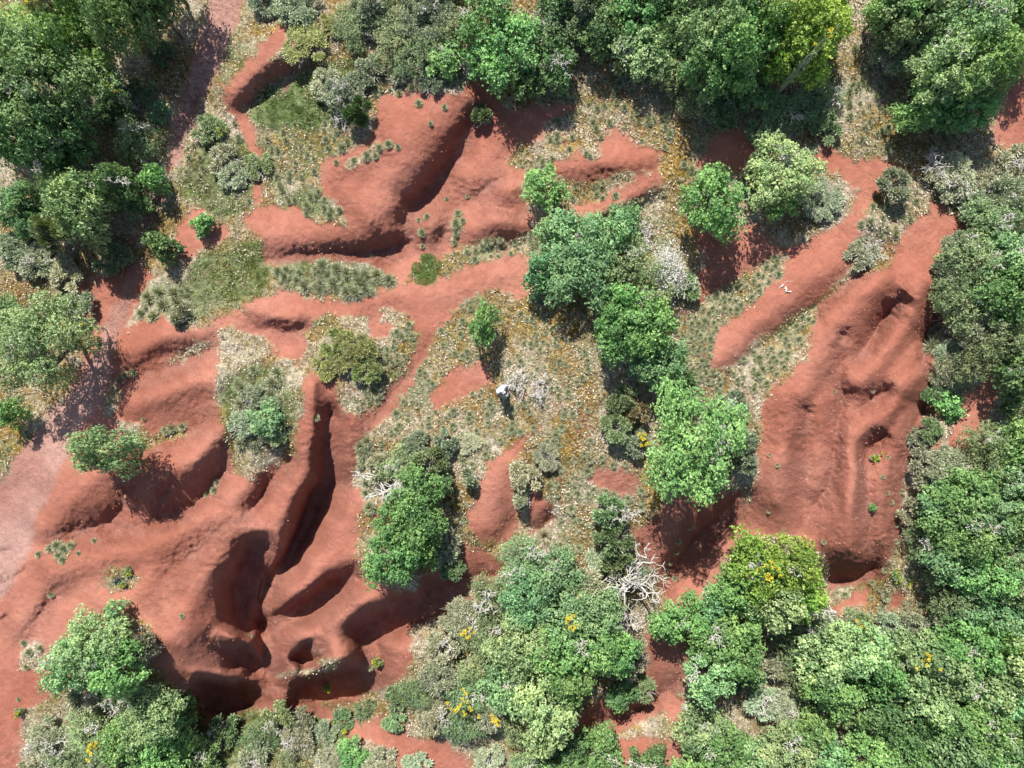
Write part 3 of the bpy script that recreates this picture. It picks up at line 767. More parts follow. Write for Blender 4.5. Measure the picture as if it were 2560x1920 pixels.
COLR = dict(A=(.205, .375, .125), P=(.300, .440, .200), B=(.130, .235, .085), D=(.270, .430, .080), G=(.205, .370, .170),
            C=(.245, .335, .160), K=(.340, .380, .245), F=(.28, .31, .11), O=(.28, .22, .11))
WORD = dict(A='bright green oak', P='pale green oak', B='dark green tree', D='yellow-green tree', G='bluish-green oak',
            C='green scrubby bush', K='grey-green bush', F='ochre-green shrub', O='brownish shrub')
GRP = dict(A='bright green oaks', P='pale green oaks', B='dark green trees', D='yellow-green trees', G='bluish-green oaks',
           C='green scrubby bushes', K='grey-green bushes', F='ochre-green shrubs', O='brownish shrubs')
_cnt = [0]
def plant(px, py, r, h, sp, ar=1.0, label=None, kind=None):
    """a tree or bush whose crown is seen centred at px,py with radius r (photo units) and height h metres"""
    _cnt[0] += 1
    g = random.Random(_cnt[0] * 17 + 3)
    kind = kind or {'A': 'oak', 'P': 'oak', 'B': 'oak', 'D': 'oak', 'G': 'oak', 'C': 'bush', 'K': 'scrub', 'F': 'scrub', 'O': 'scrub'}[sp]
    Rm = r / S * (.84 if sp in 'APBDG' else .88)
    if kind == 'bush' and Rm < .9: kind = 'scrub'
    cls = min([k for k in LIB if k[0] == kind], key=lambda k: abs(math.log(k[1] / Rm)))
    H, crown, wood = LIB[cls][g.randrange(len(LIB[cls]))]
    s_ = Rm / cls[1]
    x, y, z = at_top(px, py, h * .62)
    tree = kind == 'oak'
    name = ('oak_tree' if sp in 'APDG' else 'dark_tree') if tree else 'bush'
    rz = g.uniform(0, 6.28) if ar == 1 else 0
    o = empty(name, (x, y, z - .03), rz, (s_, s_ * ar, h / H))
    c = COLR[sp]; j = g.uniform(.78, 1.2); jr = g.uniform(.86, 1.14)
    child('crown' if tree else 'foliage', crown, o, (c[0] * j * jr, c[1] * j, c[2] * j))
    if Rm > .8 and g.random() < (.55 if sp in 'CKP' else .3):
        n_b = g.choice([1, 1, 2])
        for q in range(n_b):
            d = child('dead_branch', DEADBR[g.randrange(4)], o)
            t = g.uniform(0, 6.28); u = g.uniform(.1, .62) * cls[1]
            d.location = (math.cos(t) * u, math.sin(t) * u, H * g.uniform(.74, .86)); d.rotation_euler = (0, 0, g.uniform(0, 6.28))
            d.scale = (1 / s_, 1 / s_, H / h)
    child('trunk' if tree else ('stem' if kind == 'bush' else 'twig'), wood, o)
    tag(o, 'tree' if tree else 'bush', WORD[sp], px, py, GRP[sp], label)
    return o

# ------------------------------------------------------------------ trees and bushes, by where their crowns are seen
# upper left wood
for a in [(95,190,135,6.0,'B'),(40,90,80,5.5,'P'),(150,120,70,5.5,'A'),(30,290,70,5.0,'B'),(130,290,75,5,'B'),(255,50,80,5.6,'B'),(190,35,65,5.0,'A'),(325,10,50,5,'B'),
          (110,20,50,4.5,'K'),(165,440,66,4.2,'P'),(120,400,50,4,'C'),(185,490,48,3.6,'P'),(110,500,45,3,'C'),(235,400,52,3.4,'B'),(328,388,30,2.0,'A'),(290,300,55,2.0,'C'),
          (300,200,40,.8,'C'),(250,250,44,1.2,'B'),(340,110,34,.6,'C'),(335,240,30,.5,'C'),(30,440,60,2,'B'),(20,540,50,1.2,'K'),(70,560,50,1.0,'K'),(225,170,40,1.8,'C'),(60,480,40,1.6,'B'),
          (240,560,45,1.0,'C'),(140,590,45,.9,'K'),(290,430,40,1.6,'B'),(-40,180,90,5.5,'A'),(240,-70,90,5.5,'B'),(330,-75,80,5.5,'B')]: plant(*a)
plant(88,742,110,5.2,'P',label='large pale green oak on the left edge, yellow blooms at its right side')
plant(20,895,38,2.2,'A',label='small bright green oak at the left edge, below the large pale oak')
plant(230,972,84,4.8,'P',ar=.72,label='oval pale oak casting a feathery shadow down the red mounds left of centre')
plant(350,530,33,1.6,'B',label='small round dark green tree beside the bend of the shaded path')
plant(437,485,25,1.0,'A',label='little pale bush alone on a small red clearing right of the path')
plant(390,682,26,.9,'K',label='small grey-green bush hanging over the top of a red mound')
plant(20,700,60,1.8,'B'); plant(170,660,40,1.0,'K')
# upper centre
for a in [(640,10,55,2.4,'K'),(575,-10,50,1.8,'K'),(655,95,52,1.3,'F'),(705,60,34,.9,'F'),(760,50,50,2.4,'C'),(800,10,50,3,'K'),(855,70,60,3.0,'C'),(920,30,75,3.6,'K'),(900,115,55,2.8,'C'),(955,120,48,2.6,'A'),(985,60,55,3.4,'C'),
          (1055,45,70,5.0,'A'),(1100,100,75,5.0,'A'),(1130,160,50,4.0,'B'),(1190,70,75,4.6,'C'),(1190,130,55,4.0,'B'),(1040,130,42,3.0,'A'),(1250,20,60,4.4,'K'),(1320,60,70,4.2,'B'),(1290,20,50,4,'C'),
          (1380,30,70,4.6,'A'),(1400,105,68,4.0,'P'),(1350,110,45,3,'C'),(1460,70,60,4.6,'B'),(1470,150,50,4.0,'C'),(1440,10,60,5,'B'),(1540,50,80,6.0,'P'),(1600,110,75,6.0,'A'),(1540,140,66,5.4,'B'),(1640,50,60,5.6,'A'),
          (1620,190,52,3.6,'B'),(1520,210,50,2.8,'C'),(1570,230,45,2.4,'C'),(1735,55,88,6.2,'D'),(1700,110,64,4.6,'D'),(1795,40,50,3.8,'D'),(1752,125,56,4.4,'D'),
          (1950,40,55,4.2,'P'),(1905,30,38,3.4,'A'),(2010,30,60,5,'P'),(2080,60,85,6.0,'P'),(2130,130,85,6.0,'A'),(2050,140,80,5.6,'P'),(2040,215,66,5.2,'A'),(1975,255,42,4.4,'A'),(2100,230,55,4.6,'A'),(2200,40,55,5,'A'),(1930,120,45,2.0,'K'),
          (1990,100,50,3,'C'),(1240,-60,100,6,'B'),(1600,-50,100,6.5,'B'),(2000,-60,90,6,'A'),(920,-60,90,5,'C'),(1400,-70,90,6,'B'),(2200,-40,90,6,'A')]: plant(a[0], a[1], a[2], a[3] * (.5 if a[0] < 1000 else .56 if a[0] < 1490 else .8 if a[1] < 180 else .5), a[4])
plant(770,235,34,1.7,'B',label='dark green bushy tree at the left rim of the big upper red ridge',kind='bush')
for a in [(745,195,52,1.0,'K'),(700,180,40,.7,'K'),(560,360,34,.6,'C'),(490,345,44,.8,'K'),(450,280,40,.7,'C'),(500,380,36,.6,'K'),(800,150,36,.8,'K'),(855,165,26,.5,'K'),(930,180,30,.6,'K')]: plant(*a)
plant(1043,252,26,.8,'C',label='small leaning bush in the notch at the head of the big upper gully')
plant(1176,405,50,2.0,'A',label='small bright round oak between two red mounds, above centre')
plant(1538,438,70,3.6,'A',label='round bright green oak casting a long pointed shadow on red soil, upper right')
plant(1690,375,80,3.2,'P',label='broad pale oak with a lacy shadow, right of the round bright oak')
plant(1690,440,36,1.8,'A'); plant(1640,350,30,2.0,'K'); plant(1780,430,50,.7,'K'); plant(1865,545,38,.6,'K'); plant(1935,400,40,1.2,'K'); plant(1710,240,60,1.0,'C'); plant(1770,200,50,.9,'C'); plant(1640,290,34,.8,'C'); plant(1790,270,40,.8,'C')
# centre
for a in [(1245,525,74,3.0,'G'),(1325,505,58,3.0,'G'),(1260,590,80,3.2,'G'),(1175,580,42,2.4,'G'),(1165,620,32,2.0,'G'),(1350,470,34,2.2,'G'),(1188,505,36,2.2,'G'),(1370,580,70,3.2,'C'),(1385,650,62,3.0,'C'),
          (1340,710,62,3.4,'A'),(1400,710,66,3.6,'A'),(1345,660,45,3,'A'),(1430,790,56,2.6,'G'),(1470,830,40,2.2,'C'),(1390,780,40,2,'G'),(1345,860,36,1.3,'C'),(1330,925,40,1.1,'C'),(1375,885,34,1.1,'O'),(1480,620,36,.9,'C'),(1380,960,34,.9,'K')]: plant(*a)
plant(1500,962,108,5.2,'A',ar=1.22,label='biggest round bright oak, right of centre, its shadow falling on bare red soil below')
plant(1575,880,44,1.8,'K'); plant(1600,950,38,1.2,'K'); plant(1620,1000,26,.8,'K')
plant(1042,700,36,2.6,'A',ar=1.35,label='narrow upright little oak above the standing person')
plant(572,905,40,1.2,'G',label='small bluish-green tree on the grassy ridge between the red gullies')
plant(545,860,30,.6,'K'); plant(590,940,32,.7,'C'); plant(520,920,34,.6,'K')
plant(762,765,56,.9,'F',label='large dense ochre-green shrub on a grassy island left of centre'); plant(725,745,40,.8,'F'); plant(790,800,36,.8,'F'); plant(700,790,34,.6,'F')
for a in [(905,1070,66,3.2,'A'),(860,1130,60,3.0,'A'),(900,1140,60,3.4,'A'),(850,1200,66,3.4,'A'),(915,1190,40,3,'A'),(870,1010,52,1.6,'C'),(925,1000,44,1.8,'C'),(830,1010,40,1.2,'K'),(950,1040,34,1.4,'C'),(960,960,32,1.0,'K'),(900,965,36,.9,'K'),
          (1015,1030,24,1.0,'K'),(1135,1030,38,1.1,'K'),(1130,1075,26,.9,'K'),(1325,1110,42,2.0,'C'),(1330,1170,44,2.2,'C'),(1340,1220,40,2.0,'C'),(1180,990,34,.5,'K'),(1010,960,30,.4,'K'),(960,1190,40,1.0,'K'),(975,1230,30,1.2,'C')]: plant(*a)
# lower centre thicket
for a in [(1130,1220,62,1.8,'C'),(1200,1240,66,2.2,'G'),(1260,1280,60,2.0,'K'),(1070,1300,62,1.8,'C'),(1140,1300,66,2.6,'G'),(1000,1340,56,1.4,'K'),(1060,1370,64,2.0,'C'),(1220,1330,70,2.8,'P'),(1290,1330,62,2.8,'P'),
          (1120,1400,76,3.4,'P'),(1200,1410,72,3.2,'A'),(1280,1400,70,3.4,'A'),(1340,1410,46,2.8,'A'),(1040,1440,56,1.8,'C'),(960,1400,44,1.2,'K'),(1180,1520,72,4.2,'P'),(1230,1470,56,3.8,'A'),(1090,1480,60,3.0,'G'),(1010,1500,56,1.8,'C'),
          (950,1470,52,1.6,'K'),(900,1500,46,1.4,'C'),(940,1550,50,1.6,'K'),(1000,1570,52,1.8,'C'),(1060,1540,50,1.6,'K'),(1110,1570,46,2.0,'C'),(1180,1590,50,3.4,'P'),(1360,1430,44,1.4,'K'),(1390,1490,38,1.0,'C'),(1340,1500,40,1.2,'B'),
          (1220,1640,60,2.4,'B'),(1290,1620,60,2.4,'A'),(1150,1650,50,1.8,'C'),(1060,1640,40,.7,'K'),(1200,1700,80,3,'A'),(1320,1690,60,2.4,'A'),(1370,1240,36,.9,'K'),(1300,1215,36,.7,'K')]: plant(*a)
# lower left
for a in [(200,1400,76,3.4,'P'),(150,1440,60,3.0,'P'),(250,1440,66,3.2,'A'),(290,1400,44,1.8,'K'),(245,1325,28,1.4,'P'),(265,1510,50,1.6,'C'),(320,1550,76,3.2,'P'),(376,1545,50,3.0,'A'),(340,1610,80,3.4,'A'),(270,1600,60,2.6,'A'),(385,1605,46,3,'A'),
          (180,1580,60,1.6,'C'),(110,1600,60,1.4,'K'),(150,1640,54,1.4,'C'),(70,1650,40,.9,'K'),(230,1650,50,1.8,'K'),(480,1590,44,1.8,'C'),(560,1600,46,1.8,'C'),(600,1560,44,1.4,'C'),(650,1570,40,1.4,'K'),(640,1610,44,1.0,'K'),(550,1640,46,1.2,'K'),(700,1590,36,.8,'K'),
          (740,1560,32,.8,'C'),(790,1540,34,.8,'C'),(720,1650,50,.9,'K'),(760,1630,44,1.0,'A'),(820,1650,46,.8,'K'),(860,1510,34,1.0,'C'),(440,1640,46,1.8,'B'),(850,1560,30,.8,'C'),(330,1690,70,3,'A'),(900,1650,36,.6,'K'),(620,1680,50,1.2,'C'),(185,1500,46,1.4,'K')]: plant(*a)
# lower right wood
for a in [(1640,1230,72,4.0,'D'),(1710,1220,60,4.2,'D'),(1600,1270,56,3.6,'A'),(1680,1300,66,4.0,'P'),(1490,1330,54,3.0,'A'),(1550,1310,46,2.6,'G'),(1440,1350,42,2.4,'A'),(1540,1380,60,3.2,'A'),(1590,1410,62,3.4,'A'),(1530,1450,62,3.6,'P'),(1600,1340,50,3.0,'A'),(1740,1290,50,3.4,'D'),
          (1760,1370,58,1.8,'K'),(1820,1370,50,1.6,'K'),(1720,1400,52,2.0,'C'),(1790,1420,70,3.8,'P'),(1860,1410,70,4.0,'P'),(1900,1450,62,3.8,'A'),(1800,1490,66,3.6,'A'),(1862,1352,36,1.4,'C'),(1925,1350,36,1.4,'K'),(1980,1350,36,1.4,'K'),
          (1740,1470,46,2.2,'C'),(1700,1530,50,1.0,'K'),(1700,1620,66,3.0,'P'),(1640,1650,60,2.8,'P'),(1520,1580,64,2.8,'P'),(1570,1620,60,2.8,'A'),(1500,1640,50,2.4,'A'),(1760,1580,50,2.6,'A'),(1650,1520,46,1.0,'K'),(1790,1640,50,3.0,'G'),
          (1860,1530,50,2.6,'B'),(1940,1560,62,3.4,'B'),(1990,1500,70,4.0,'P'),(1960,1430,60,3.8,'P'),(2030,1440,74,4.2,'P'),(2090,1400,66,4.0,'A'),(2110,1470,72,4.2,'P'),(2180,1420,66,4.2,'P'),(2170,1500,70,4.2,'G'),(2060,1530,66,4.0,'A'),(2130,1570,76,4.2,'A'),
          (2200,1590,66,4.0,'P'),(2060,1620,70,4.0,'P'),(1960,1640,60,3.6,'A'),(1870,1640,62,3.2,'A'),(2140,1650,60,4,'A'),(1400,1650,50,1.6,'B'),(2240,1480,70,4.2,'A'),(1660,1440,44,1.4,'K'),(1620,1480,36,.9,'C')]: plant(*a)
# right side
for a in [(2130,390,50,.9,'K'),(2190,350,46,.9,'K'),(2100,430,46,.9,'K'),(2060,380,56,1.0,'K'),(2180,430,56,2.0,'K'),(2200,480,60,2.4,'C'),(2140,500,60,2.2,'C'),(2080,540,48,1.8,'K'),(2050,580,34,1.2,'K'),(2120,570,66,2.4,'C'),(2190,560,66,2.8,'G'),(2070,620,50,1.8,'C'),(2120,650,66,2.6,'C'),
          (2190,640,66,3.6,'A'),(2070,680,44,1.4,'K'),(2130,710,56,2.4,'K'),(2180,730,60,3.0,'C'),(2120,770,50,2.2,'C'),(2190,800,50,2.8,'B'),(2200,880,44,1.8,'B'),(2050,760,30,.6,'K'),(2020,850,28,.9,'C'),(2055,875,32,1.2,'A'),(2010,930,30,.9,'C'),
          (1985,960,34,.8,'K'),(2150,960,50,2.6,'C'),(2200,960,50,3.0,'A'),(2140,1020,54,2.6,'C'),(2200,1040,60,3.0,'P'),(2000,1020,42,1.2,'K'),(2050,1010,48,1.4,'K'),(2090,1070,62,2.8,'A'),(2020,1080,46,2.0,'G'),(2150,1100,66,3.2,'P'),(2210,1130,60,3.4,'A'),(2050,1130,62,2.6,'A'),
          (1975,1110,34,1.2,'K'),(2110,1160,66,3.2,'A'),(2180,1190,62,3.2,'C'),(2010,1170,46,1.8,'C'),(2060,1210,60,2.6,'G'),(2130,1240,66,3.2,'A'),(2200,1260,60,3.4,'P'),(2070,1280,56,2.4,'C'),(2140,1320,66,3.2,'G'),(2200,1340,56,3.6,'P'),(2035,1240,30,1.2,'K'),(2060,1340,46,2.0,'K'),(2250,700,60,3,'A'),(2250,1000,60,3.2,'A'),(2160,1370,46,3.4,'A')]: plant(*a)
plant(1886,1098,9,.45,'A',label='single small green bush low on the big right-hand red slope')

# ------------------------------------------------------------------ bare trees and dead wood
def bare(px, py, r, h, label, seed, depth=4, r0=.05, nroot=4, blossom=False, cat='dead tree'):
    x, y, z = at_top(px, py, h * .5)
    o = empty('bare_tree', (x, y, z), 0)
    child('branches', make_bare(r / S * 1.15, h, seed, depth, r0 * 1.25, nroot), o)
    if blossom:
        g = np.random.default_rng(seed); n = 2300
        c = np.stack([g.normal(-.32, .26, n), g.normal(.05, .42, n), g.uniform(.5, 1.0, n) * h], 1) * np.array([r / S, r / S, 1])
        c[:, :2] += g.normal(size=(n, 2)) * .05
        A = Acc(); d = unit(g.normal(size=(n, 3)) + np.array([0, 0, 1])); A.add(blades(c, d, unit(g.normal(size=(n, 3)) + np.array([0, 0, 2])), g.uniform(.05, .10, n), g.uniform(.04, .07, n)), tris_for(n), np.repeat(g.random(n), 4))
        child('blossom', A.mesh('blossom', M['blossom']), o)
    tag(o, cat, '', px, py, None, label)
bare(1372, 1268, 96, 4.4, 'largest dead tree, white bare limbs beside the red hollow right of lower centre', 5, 4, .075, 5)
bare(1335, 1350, 78, 4.8, 'white dead tree just below the largest dead one, spreading over pale oaks', 6, 4, .06, 4)
bare(852, 1040, 84, 3.8, 'bleached dead tree with mossy limbs above the oaks left of lower centre', 8, 4, .07, 4)
bare(1450, 590, 56, 2.2, 'grey twiggy shrub dusted with white blossom, right of the central bluish oaks', 9, 5, .03, 7, True, 'shrub')
bare(1395, 500, 34, 1.0, 'thin grey leafless shrub on straw-coloured ground above the blossoming shrub', 10, 4, .02, 6, False, 'shrub')
bare(312, 362, 44, 2.6, 'grey leafless bush between the shaded path and the upper left wood', 12, 4, .03, 6, False, 'shrub')
bare(1115, 835, 38, .8, 'flattened grey dead shrub beside the standing person', 13, 4, .02, 7, False, 'shrub')
bare(1168, 838, 34, .7, 'flattened grey dead shrub two steps right of the standing person', 14, 4, .02, 7, False, 'shrub')
bare(1984, 1525, 60, 5.4, 'dead branches standing above the dark gap in the lower right wood', 15, 4, .05, 3)
bare(1925, 1365, 40, 2.6, 'bare forked dead tree at the upper rim of the lower right wood', 16, 3, .05, 3)
bare(2000, 1372, 26, 2.4, 'small leafless dead tree with rusty base, rim of the lower right wood', 17, 3, .05, 3)
bare(1026, 1560, 56, 3.2, 'grey dead shrub below the yellow broom in the bottom thicket', 18, 4, .035, 5)
bare(2116, 1155, 44, 4.4, 'bleached dead branches among the oaks on the right side', 19, 4, .03, 4)
bare(78, 1638, 40, 1.3, 'grey dead shrub in the bottom left corner', 20, 4, .03, 5, False, 'shrub')
bare(796, 38, 34, 3.0, 'grey leafless tree near the top edge, left of the dark oaks', 21, 4, .03, 4)
bare(920, 118, 30, 3.2, 'dead branches poking out of scrub above the big upper ridge', 22, 4, .03, 4)
bare(1000, 112, 32, 2.8, 'fan of dead twigs between scrub and oak above the big upper ridge', 23, 4, .03, 5)
bare(1228, 1430, 30, 4.0, 'tangle of bare twigs over the dark gap in the lower centre thicket', 24, 4, .03, 4)
bare(572, 935, 30, 1.0, 'bare twigs in front of the small tree on the grassy ridge', 25, 4, .02, 5, False, 'shrub')
bare(1430, 822, 30, 2.8, 'dead branches sticking out of the bluish oak above the biggest oak', 26, 3, .035, 4)
bare(2040, 355, 44, 1.3, 'grey leafless brush in the shade below the upper right oaks', 27, 4, .025, 6, False, 'shrub')
bare(1880, 545, 34, .7, 'low silvery leafless shrub on the grass tongue of the right slope', 28, 4, .015, 8, False, 'shrub')
bare(480, 372, 24, .9, 'small dead shrub standing in grass right of the path', 29, 3, .025, 5, False, 'shrub')
bare(735, 240, 34, .9, 'fallen grey twigs beside the dark bushy tree at the ridge rim', 30, 4, .02, 6, False, 'shrub')
bare(2200, 735, 30, 3.2, 'pale bare twigs over bushes at the right edge', 31, 4, .02, 5, False, 'shrub')
bare(1545, 1368, 22, 3.6, 'bare twig fan on the oak right of the dead trees', 32, 3, .02, 4, False, 'shrub')
bare(950, 1215, 26, 1.6, 'dead twigs in shade at the right foot of the lower oaks', 33, 3, .03, 4, False, 'shrub')
bare(705, 1640, 34, .8, 'greyish leafless shrub on the bottom bank', 34, 4, .02, 6, False, 'shrub')

# ------------------------------------------------------------------ flowering broom and spurge
def bloom(px, py, r, h, label, seed, mat='flower', n=420):
    x, y, z = at_top(px, py, h * .8)
    o = empty('broom_bush' if mat == 'flower' else 'spurge_plant', (x, y, z), 0)
    g = np.random.default_rng(seed); R = r / S
    f, t = make_scrub(R, h, 700, .10, seed, twigs=10)
    child('foliage', f, o, COLR['C']); child('twig', t, o)
    A = Acc(); k = max(4, int(R * 26))
    hubs = np.stack([g.normal(0, R * .5, k), g.normal(0, R * .5, k), g.uniform(.8, 1.08, k) * h], 1)
    for hb in hubs:
        A = Acc(); q = max(16, n // k)
        c = hb + g.normal(size=(q, 3)).clip(-1.6, 1.6) * np.array([.036, .036, .022])
        d = unit(g.normal(size=(q, 3)) + np.array([0, 0, .6]))
        A.add(blades(c, d, unit(g.normal(size=(q, 3)) + np.array([0, 0, 1.5])), g.uniform(.03, .07, q), g.uniform(.025, .05, q)), tris_for(q), np.repeat(g.random(q), 4))
        child('flower_cluster', A.mesh('flower_cluster', M[mat]), o)
    tag(o, 'bush' if mat == 'flower' else 'plant', '', px, py, None, label)
bloom(82, 8, 16, 5.2, 'yellow flowering broom at the top edge of the upper left wood', 1)
bloom(248, 198, 15, 2.8, 'bright yellow broom in the shade right of the big upper left tree', 2)
bloom(158, 702, 18, 3.4, 'yellow broom blooms on the right side of the large left-edge oak', 3)
bloom(186, 738, 9, 2.4, 'tiny yellow broom sprig beside the shadow of the left-edge oak', 4)
bloom(1391, 950, 14, 1.0, 'small yellow broom at the left side of the biggest oak', 5)
bloom(1642, 1232, 22, 4.6, 'yellow broom on the yellow-green oak below the right red slope', 6)
bloom(1234, 1330, 22, 3.3, 'yellow broom amid pale oaks left of the white dead trees', 7)
bloom(1017, 1369, 15, 1.9, 'round yellow broom on the left side of the lower centre thicket', 8)
bloom(998, 1520, 28, 2.4, 'largest yellow broom, low in the bottom centre thicket', 9, 'flower', 800)
bloom(1070, 1545, 14, 2.2, 'small yellow broom right of the largest one at the bottom', 10)
bloom(205, 1610, 17, 2.6, 'yellow broom between two oaks in the bottom left corner', 11)
bloom(1855, 1355, 16, 2.0, 'yellow broom above the rim of the lower right wood', 12)
bloom(1985, 1420, 20, 4.0, 'faded yellow broom in the middle of the lower right wood', 13)
bloom(1770, 100, 6, 6.4, 'spot of yellow bloom on the yellow-green tree at the top', 14, 'flower', 90)
bloom(815, 1432, 13, .5, 'yellow-green spurge in the mouth of the black gully, lower left', 15, 'spurge', 240)
bloom(706, 1487, 11, .5, 'yellow spurge in the shade under the lowest red scarp', 16, 'spurge', 150)
bloom(877, 1500, 13, .7, 'yellow-green spurge at the right end of the lowest scarp', 17, 'spurge', 240)
bloom(1893, 993, 9, .3, 'yellow-green spurge alone on the right red slope', 18, 'spurge', 150)
bloom(38, 1541, 9, .4, 'yellow-green spurge on red soil near the left edge, bottom', 19, 'spurge', 150)
bloom(275, 1236, 9, .3, 'yellow flowers on the grassy patch that holds the dark bag', 20, 'spurge', 100)
bloom(262, 1262, 7, .3, 'yellow flowers at the lower edge of the patch with the dark bag', 21, 'spurge', 80)
bloom(1950, 1250, 20, .5, 'yellow flowering herb at the foot of the right red slope', 22, 'spurge', 260)
bloom(740, 1575, 18, .6, 'yellow flowering herb on the bottom bank left of the bare red strip', 23, 'spurge', 220)
bloom(478, 285, 11, .4, 'yellow flowering herb in the grass right of the path, upper left', 24, 'spurge', 120)

# ------------------------------------------------------------------ grass tufts
TUFTS = []
for i in range(6):
    v, t = make_tuft(.2, 300, 700 + i)
    TUFTS.append((v, t, mesh_np('grass_tuft', v, tris_for(len(v) // 4), M['tuft'], 4, False, dict(tint=t))))
ZONES = [([(1080,230),(1240,150),(1440,190),(1540,330),(1460,420),(1200,460),(1180,420),(1080,330)], 90),
         ([(1490,700),(1520,650),(1690,545),(1700,590),(1560,700),(1530,780)], 60), ([(1560,800),(1640,750),(1755,665),(1762,700),(1680,830),(1600,860)], 50),
         ([(800,920),(900,800),(960,690),(1060,640),(1200,720),(1280,900),(1200,1000),(1100,930),(1040,1040),(960,980),(820,1000)], 150),
         ([(560,280),(760,260),(740,480),(600,440)], 45), ([(400,280),(540,260),(560,440),(400,460)], 30), ([(1180,950),(1380,950),(1400,1100),(1300,1200),(1160,1180)], 75),
         ([(580,585),(700,575),(850,600),(820,650),(640,620)], 36), ([(1840,440),(1990,400),(1960,520),(1860,520)], 26), ([(2000,620),(2050,780),(2080,870),(2000,860),(1990,760)], 30),
         ([(1850,60),(1960,180),(1940,330),(1830,330),(1830,150)], 40), ([(760,880),(820,780),(860,690),(900,700),(860,820),(790,900)], 34), ([(1300,640),(1500,680),(1560,830),(1540,900),(1420,640)], 50),
         ([(960,540),(1160,500),(1160,545),(1000,575)], 24), ([(2120,340),(2212,320),(2212,430),(2120,430)], 26), ([(1760,1260),(2000,1210),(2010,1320),(1800,1330)], 30),
         ([(760,170),(1000,150),(1010,200),(820,210)], 34), ([(300,640),(420,620),(420,690),(300,690)], 16), ([(480,780),(620,800),(640,960),(540,1000),(480,900)], 24), ([(0,850),(80,850),(60,1000),(0,1030)], 10),
         ([(780,930),(820,980),(800,1100),(770,1040)], 16), ([(880,1100),(1010,1080),(1010,1250),(960,1200)], 24), ([(1130,620),(1200,680),(1300,800),(1250,840),(1120,700)], 26)]
spots = []
g = np.random.default_rng(321)
for poly, n in ZONES:
    big = 1.9 if poly[0] in ((580, 585), (780, 930), (480, 780), (300, 640), (2000, 620)) else 1.0
    xs = [p[0] for p in poly]; ys = [p[1] for p in poly]; k = 0; tr = 0
    while k < n and tr < n * 40:
        tr += 1
        x, y = g.uniform(min(xs), max(xs)), g.uniform(min(ys), max(ys))
        if poly_sd(np.array([x]), np.array([y]), poly)[0] <= 0 or samp(REDG, x, y)[0] > .5: continue
        if any((x - q[0]) ** 2 + (y - q[1]) ** 2 < 90 for q in spots): continue
        spots.append((x, y, big * g.uniform(.10, .24) * (1.25 if g.random() < .15 else 1))); k += 1
HAND = [(684,903,.2),(1662,983,.12),(1679,1005,.13),(1907,1030,.12),(1917,1065,.12),(1918,987,.12),(1779,1171,.15),(1803,846,.1),(111,1284,.2),(393,1330,.15),(923,470,.22),(905,476,.16),(912,503,.26),(913,532,.15),
        (804,553,.13),(663,445,.26),(673,426,.28),(702,452,.26),(713,467,.28),(663,462,.22),(110,1185,.28),(125,1178,.34),(140,1185,.3),(155,1178,.26),(128,1198,.28),(85,1197,.22),(137,1210,.26),(205,1168,.18),(170,1195,.16),
        (1885,845,.12),(820,320,.24),(840,313,.26),(812,338,.2),(765,348,.2),(860,318,.18),(793,338,.28),(727,352,.18),(740,320,.3),(290,805,.26),(257,822,.2),(271,810,.22),(1462,1193,.16),(1437,1245,.16),(1458,1250,.18),(1440,1232,.14),(1448,1216,.16),
        (1465,1170,.18),(1490,1140,.15),(1660,1105,.12),(920,1482,.24),(800,1442,.2),(52,1388,.2),(64,1408,.24),(88,1400,.22),(58,1440,.2),(40,1510,.12),(1900,1460,.14),(1935,1170,.16),(1935,1135,.14),(1947,1062,.18),(1925,1085,.14),(947,1560,.2),(310,905,.12),(1290,235,.2),(1205,260,.22),
        (1330,425,.26),(1302,430,.2),(960,232,.18),(930,268,.16),(905,225,.24),(965,430,.13),(1010,425,.12),(985,485,.3),(990,462,.24),(1000,478,.2),(985,505,.2),(982,525,.2),(360,930,.3),(372,925,.3),(395,922,.25),(470,1042,.22),(465,1060,.26),(448,1068,.2)]
allt = [(x, y, r, True) for x, y, r in HAND] + [(x, y, r, False) for x, y, r in sorted(spots, key=lambda q: -q[2])]
def edge_label(x, y):
    return 'small rounded grass tuft growing on bare red soil'
restv = []; restt = []
for i, (x, y, r, hand) in enumerate(allt):
    z = ground_z(x, y); X, Y = w2(x, y, z)
    v, t, me = TUFTS[i % 6]
    onred = samp(REDG, x, y)[0] > .5
    if i < 300:
        o = bpy.data.objects.new('grass_tuft', me); COL.objects.link(o)
        o.location = (X, Y, z - .01); o.rotation_euler = (0, 0, i * 1.7); o.scale = (r / .2,) * 3
        o['category'] = 'grass tuft'
        if onred: o['group'] = 'grass tufts on bare red soil'; o['label'] = 'small rounded grass tuft growing on bare red soil'
        else: o['group'] = 'grass tufts in the dry cover'; o['label'] = 'small grey-green grass tuft scattered in the straw-coloured cover'
    else:
        a = i * 1.7; c, s_ = math.cos(a), math.sin(a); q = v * (r / .2)
        restv.append(np.stack([q[:, 0] * c - q[:, 1] * s_ + X, q[:, 0] * s_ + q[:, 1] * c + Y, q[:, 2] + z - .01], 1)); restt.append(t)
def stuff(name, v, t, mat, label=None):
    me = mesh_np(name, v, tris_for(len(v) // 4), M[mat], 4, False, dict(tint=t))
    o = bpy.data.objects.new(name, me); COL.objects.link(o); o['kind'] = 'stuff'
    o['label'] = label; o['category'] = 'ground cover'
    return o
stuff('small_grass_tufts', np.concatenate(restv), np.concatenate(restt), 'tuft', 'many smaller grass tufts dotting the dry cover')

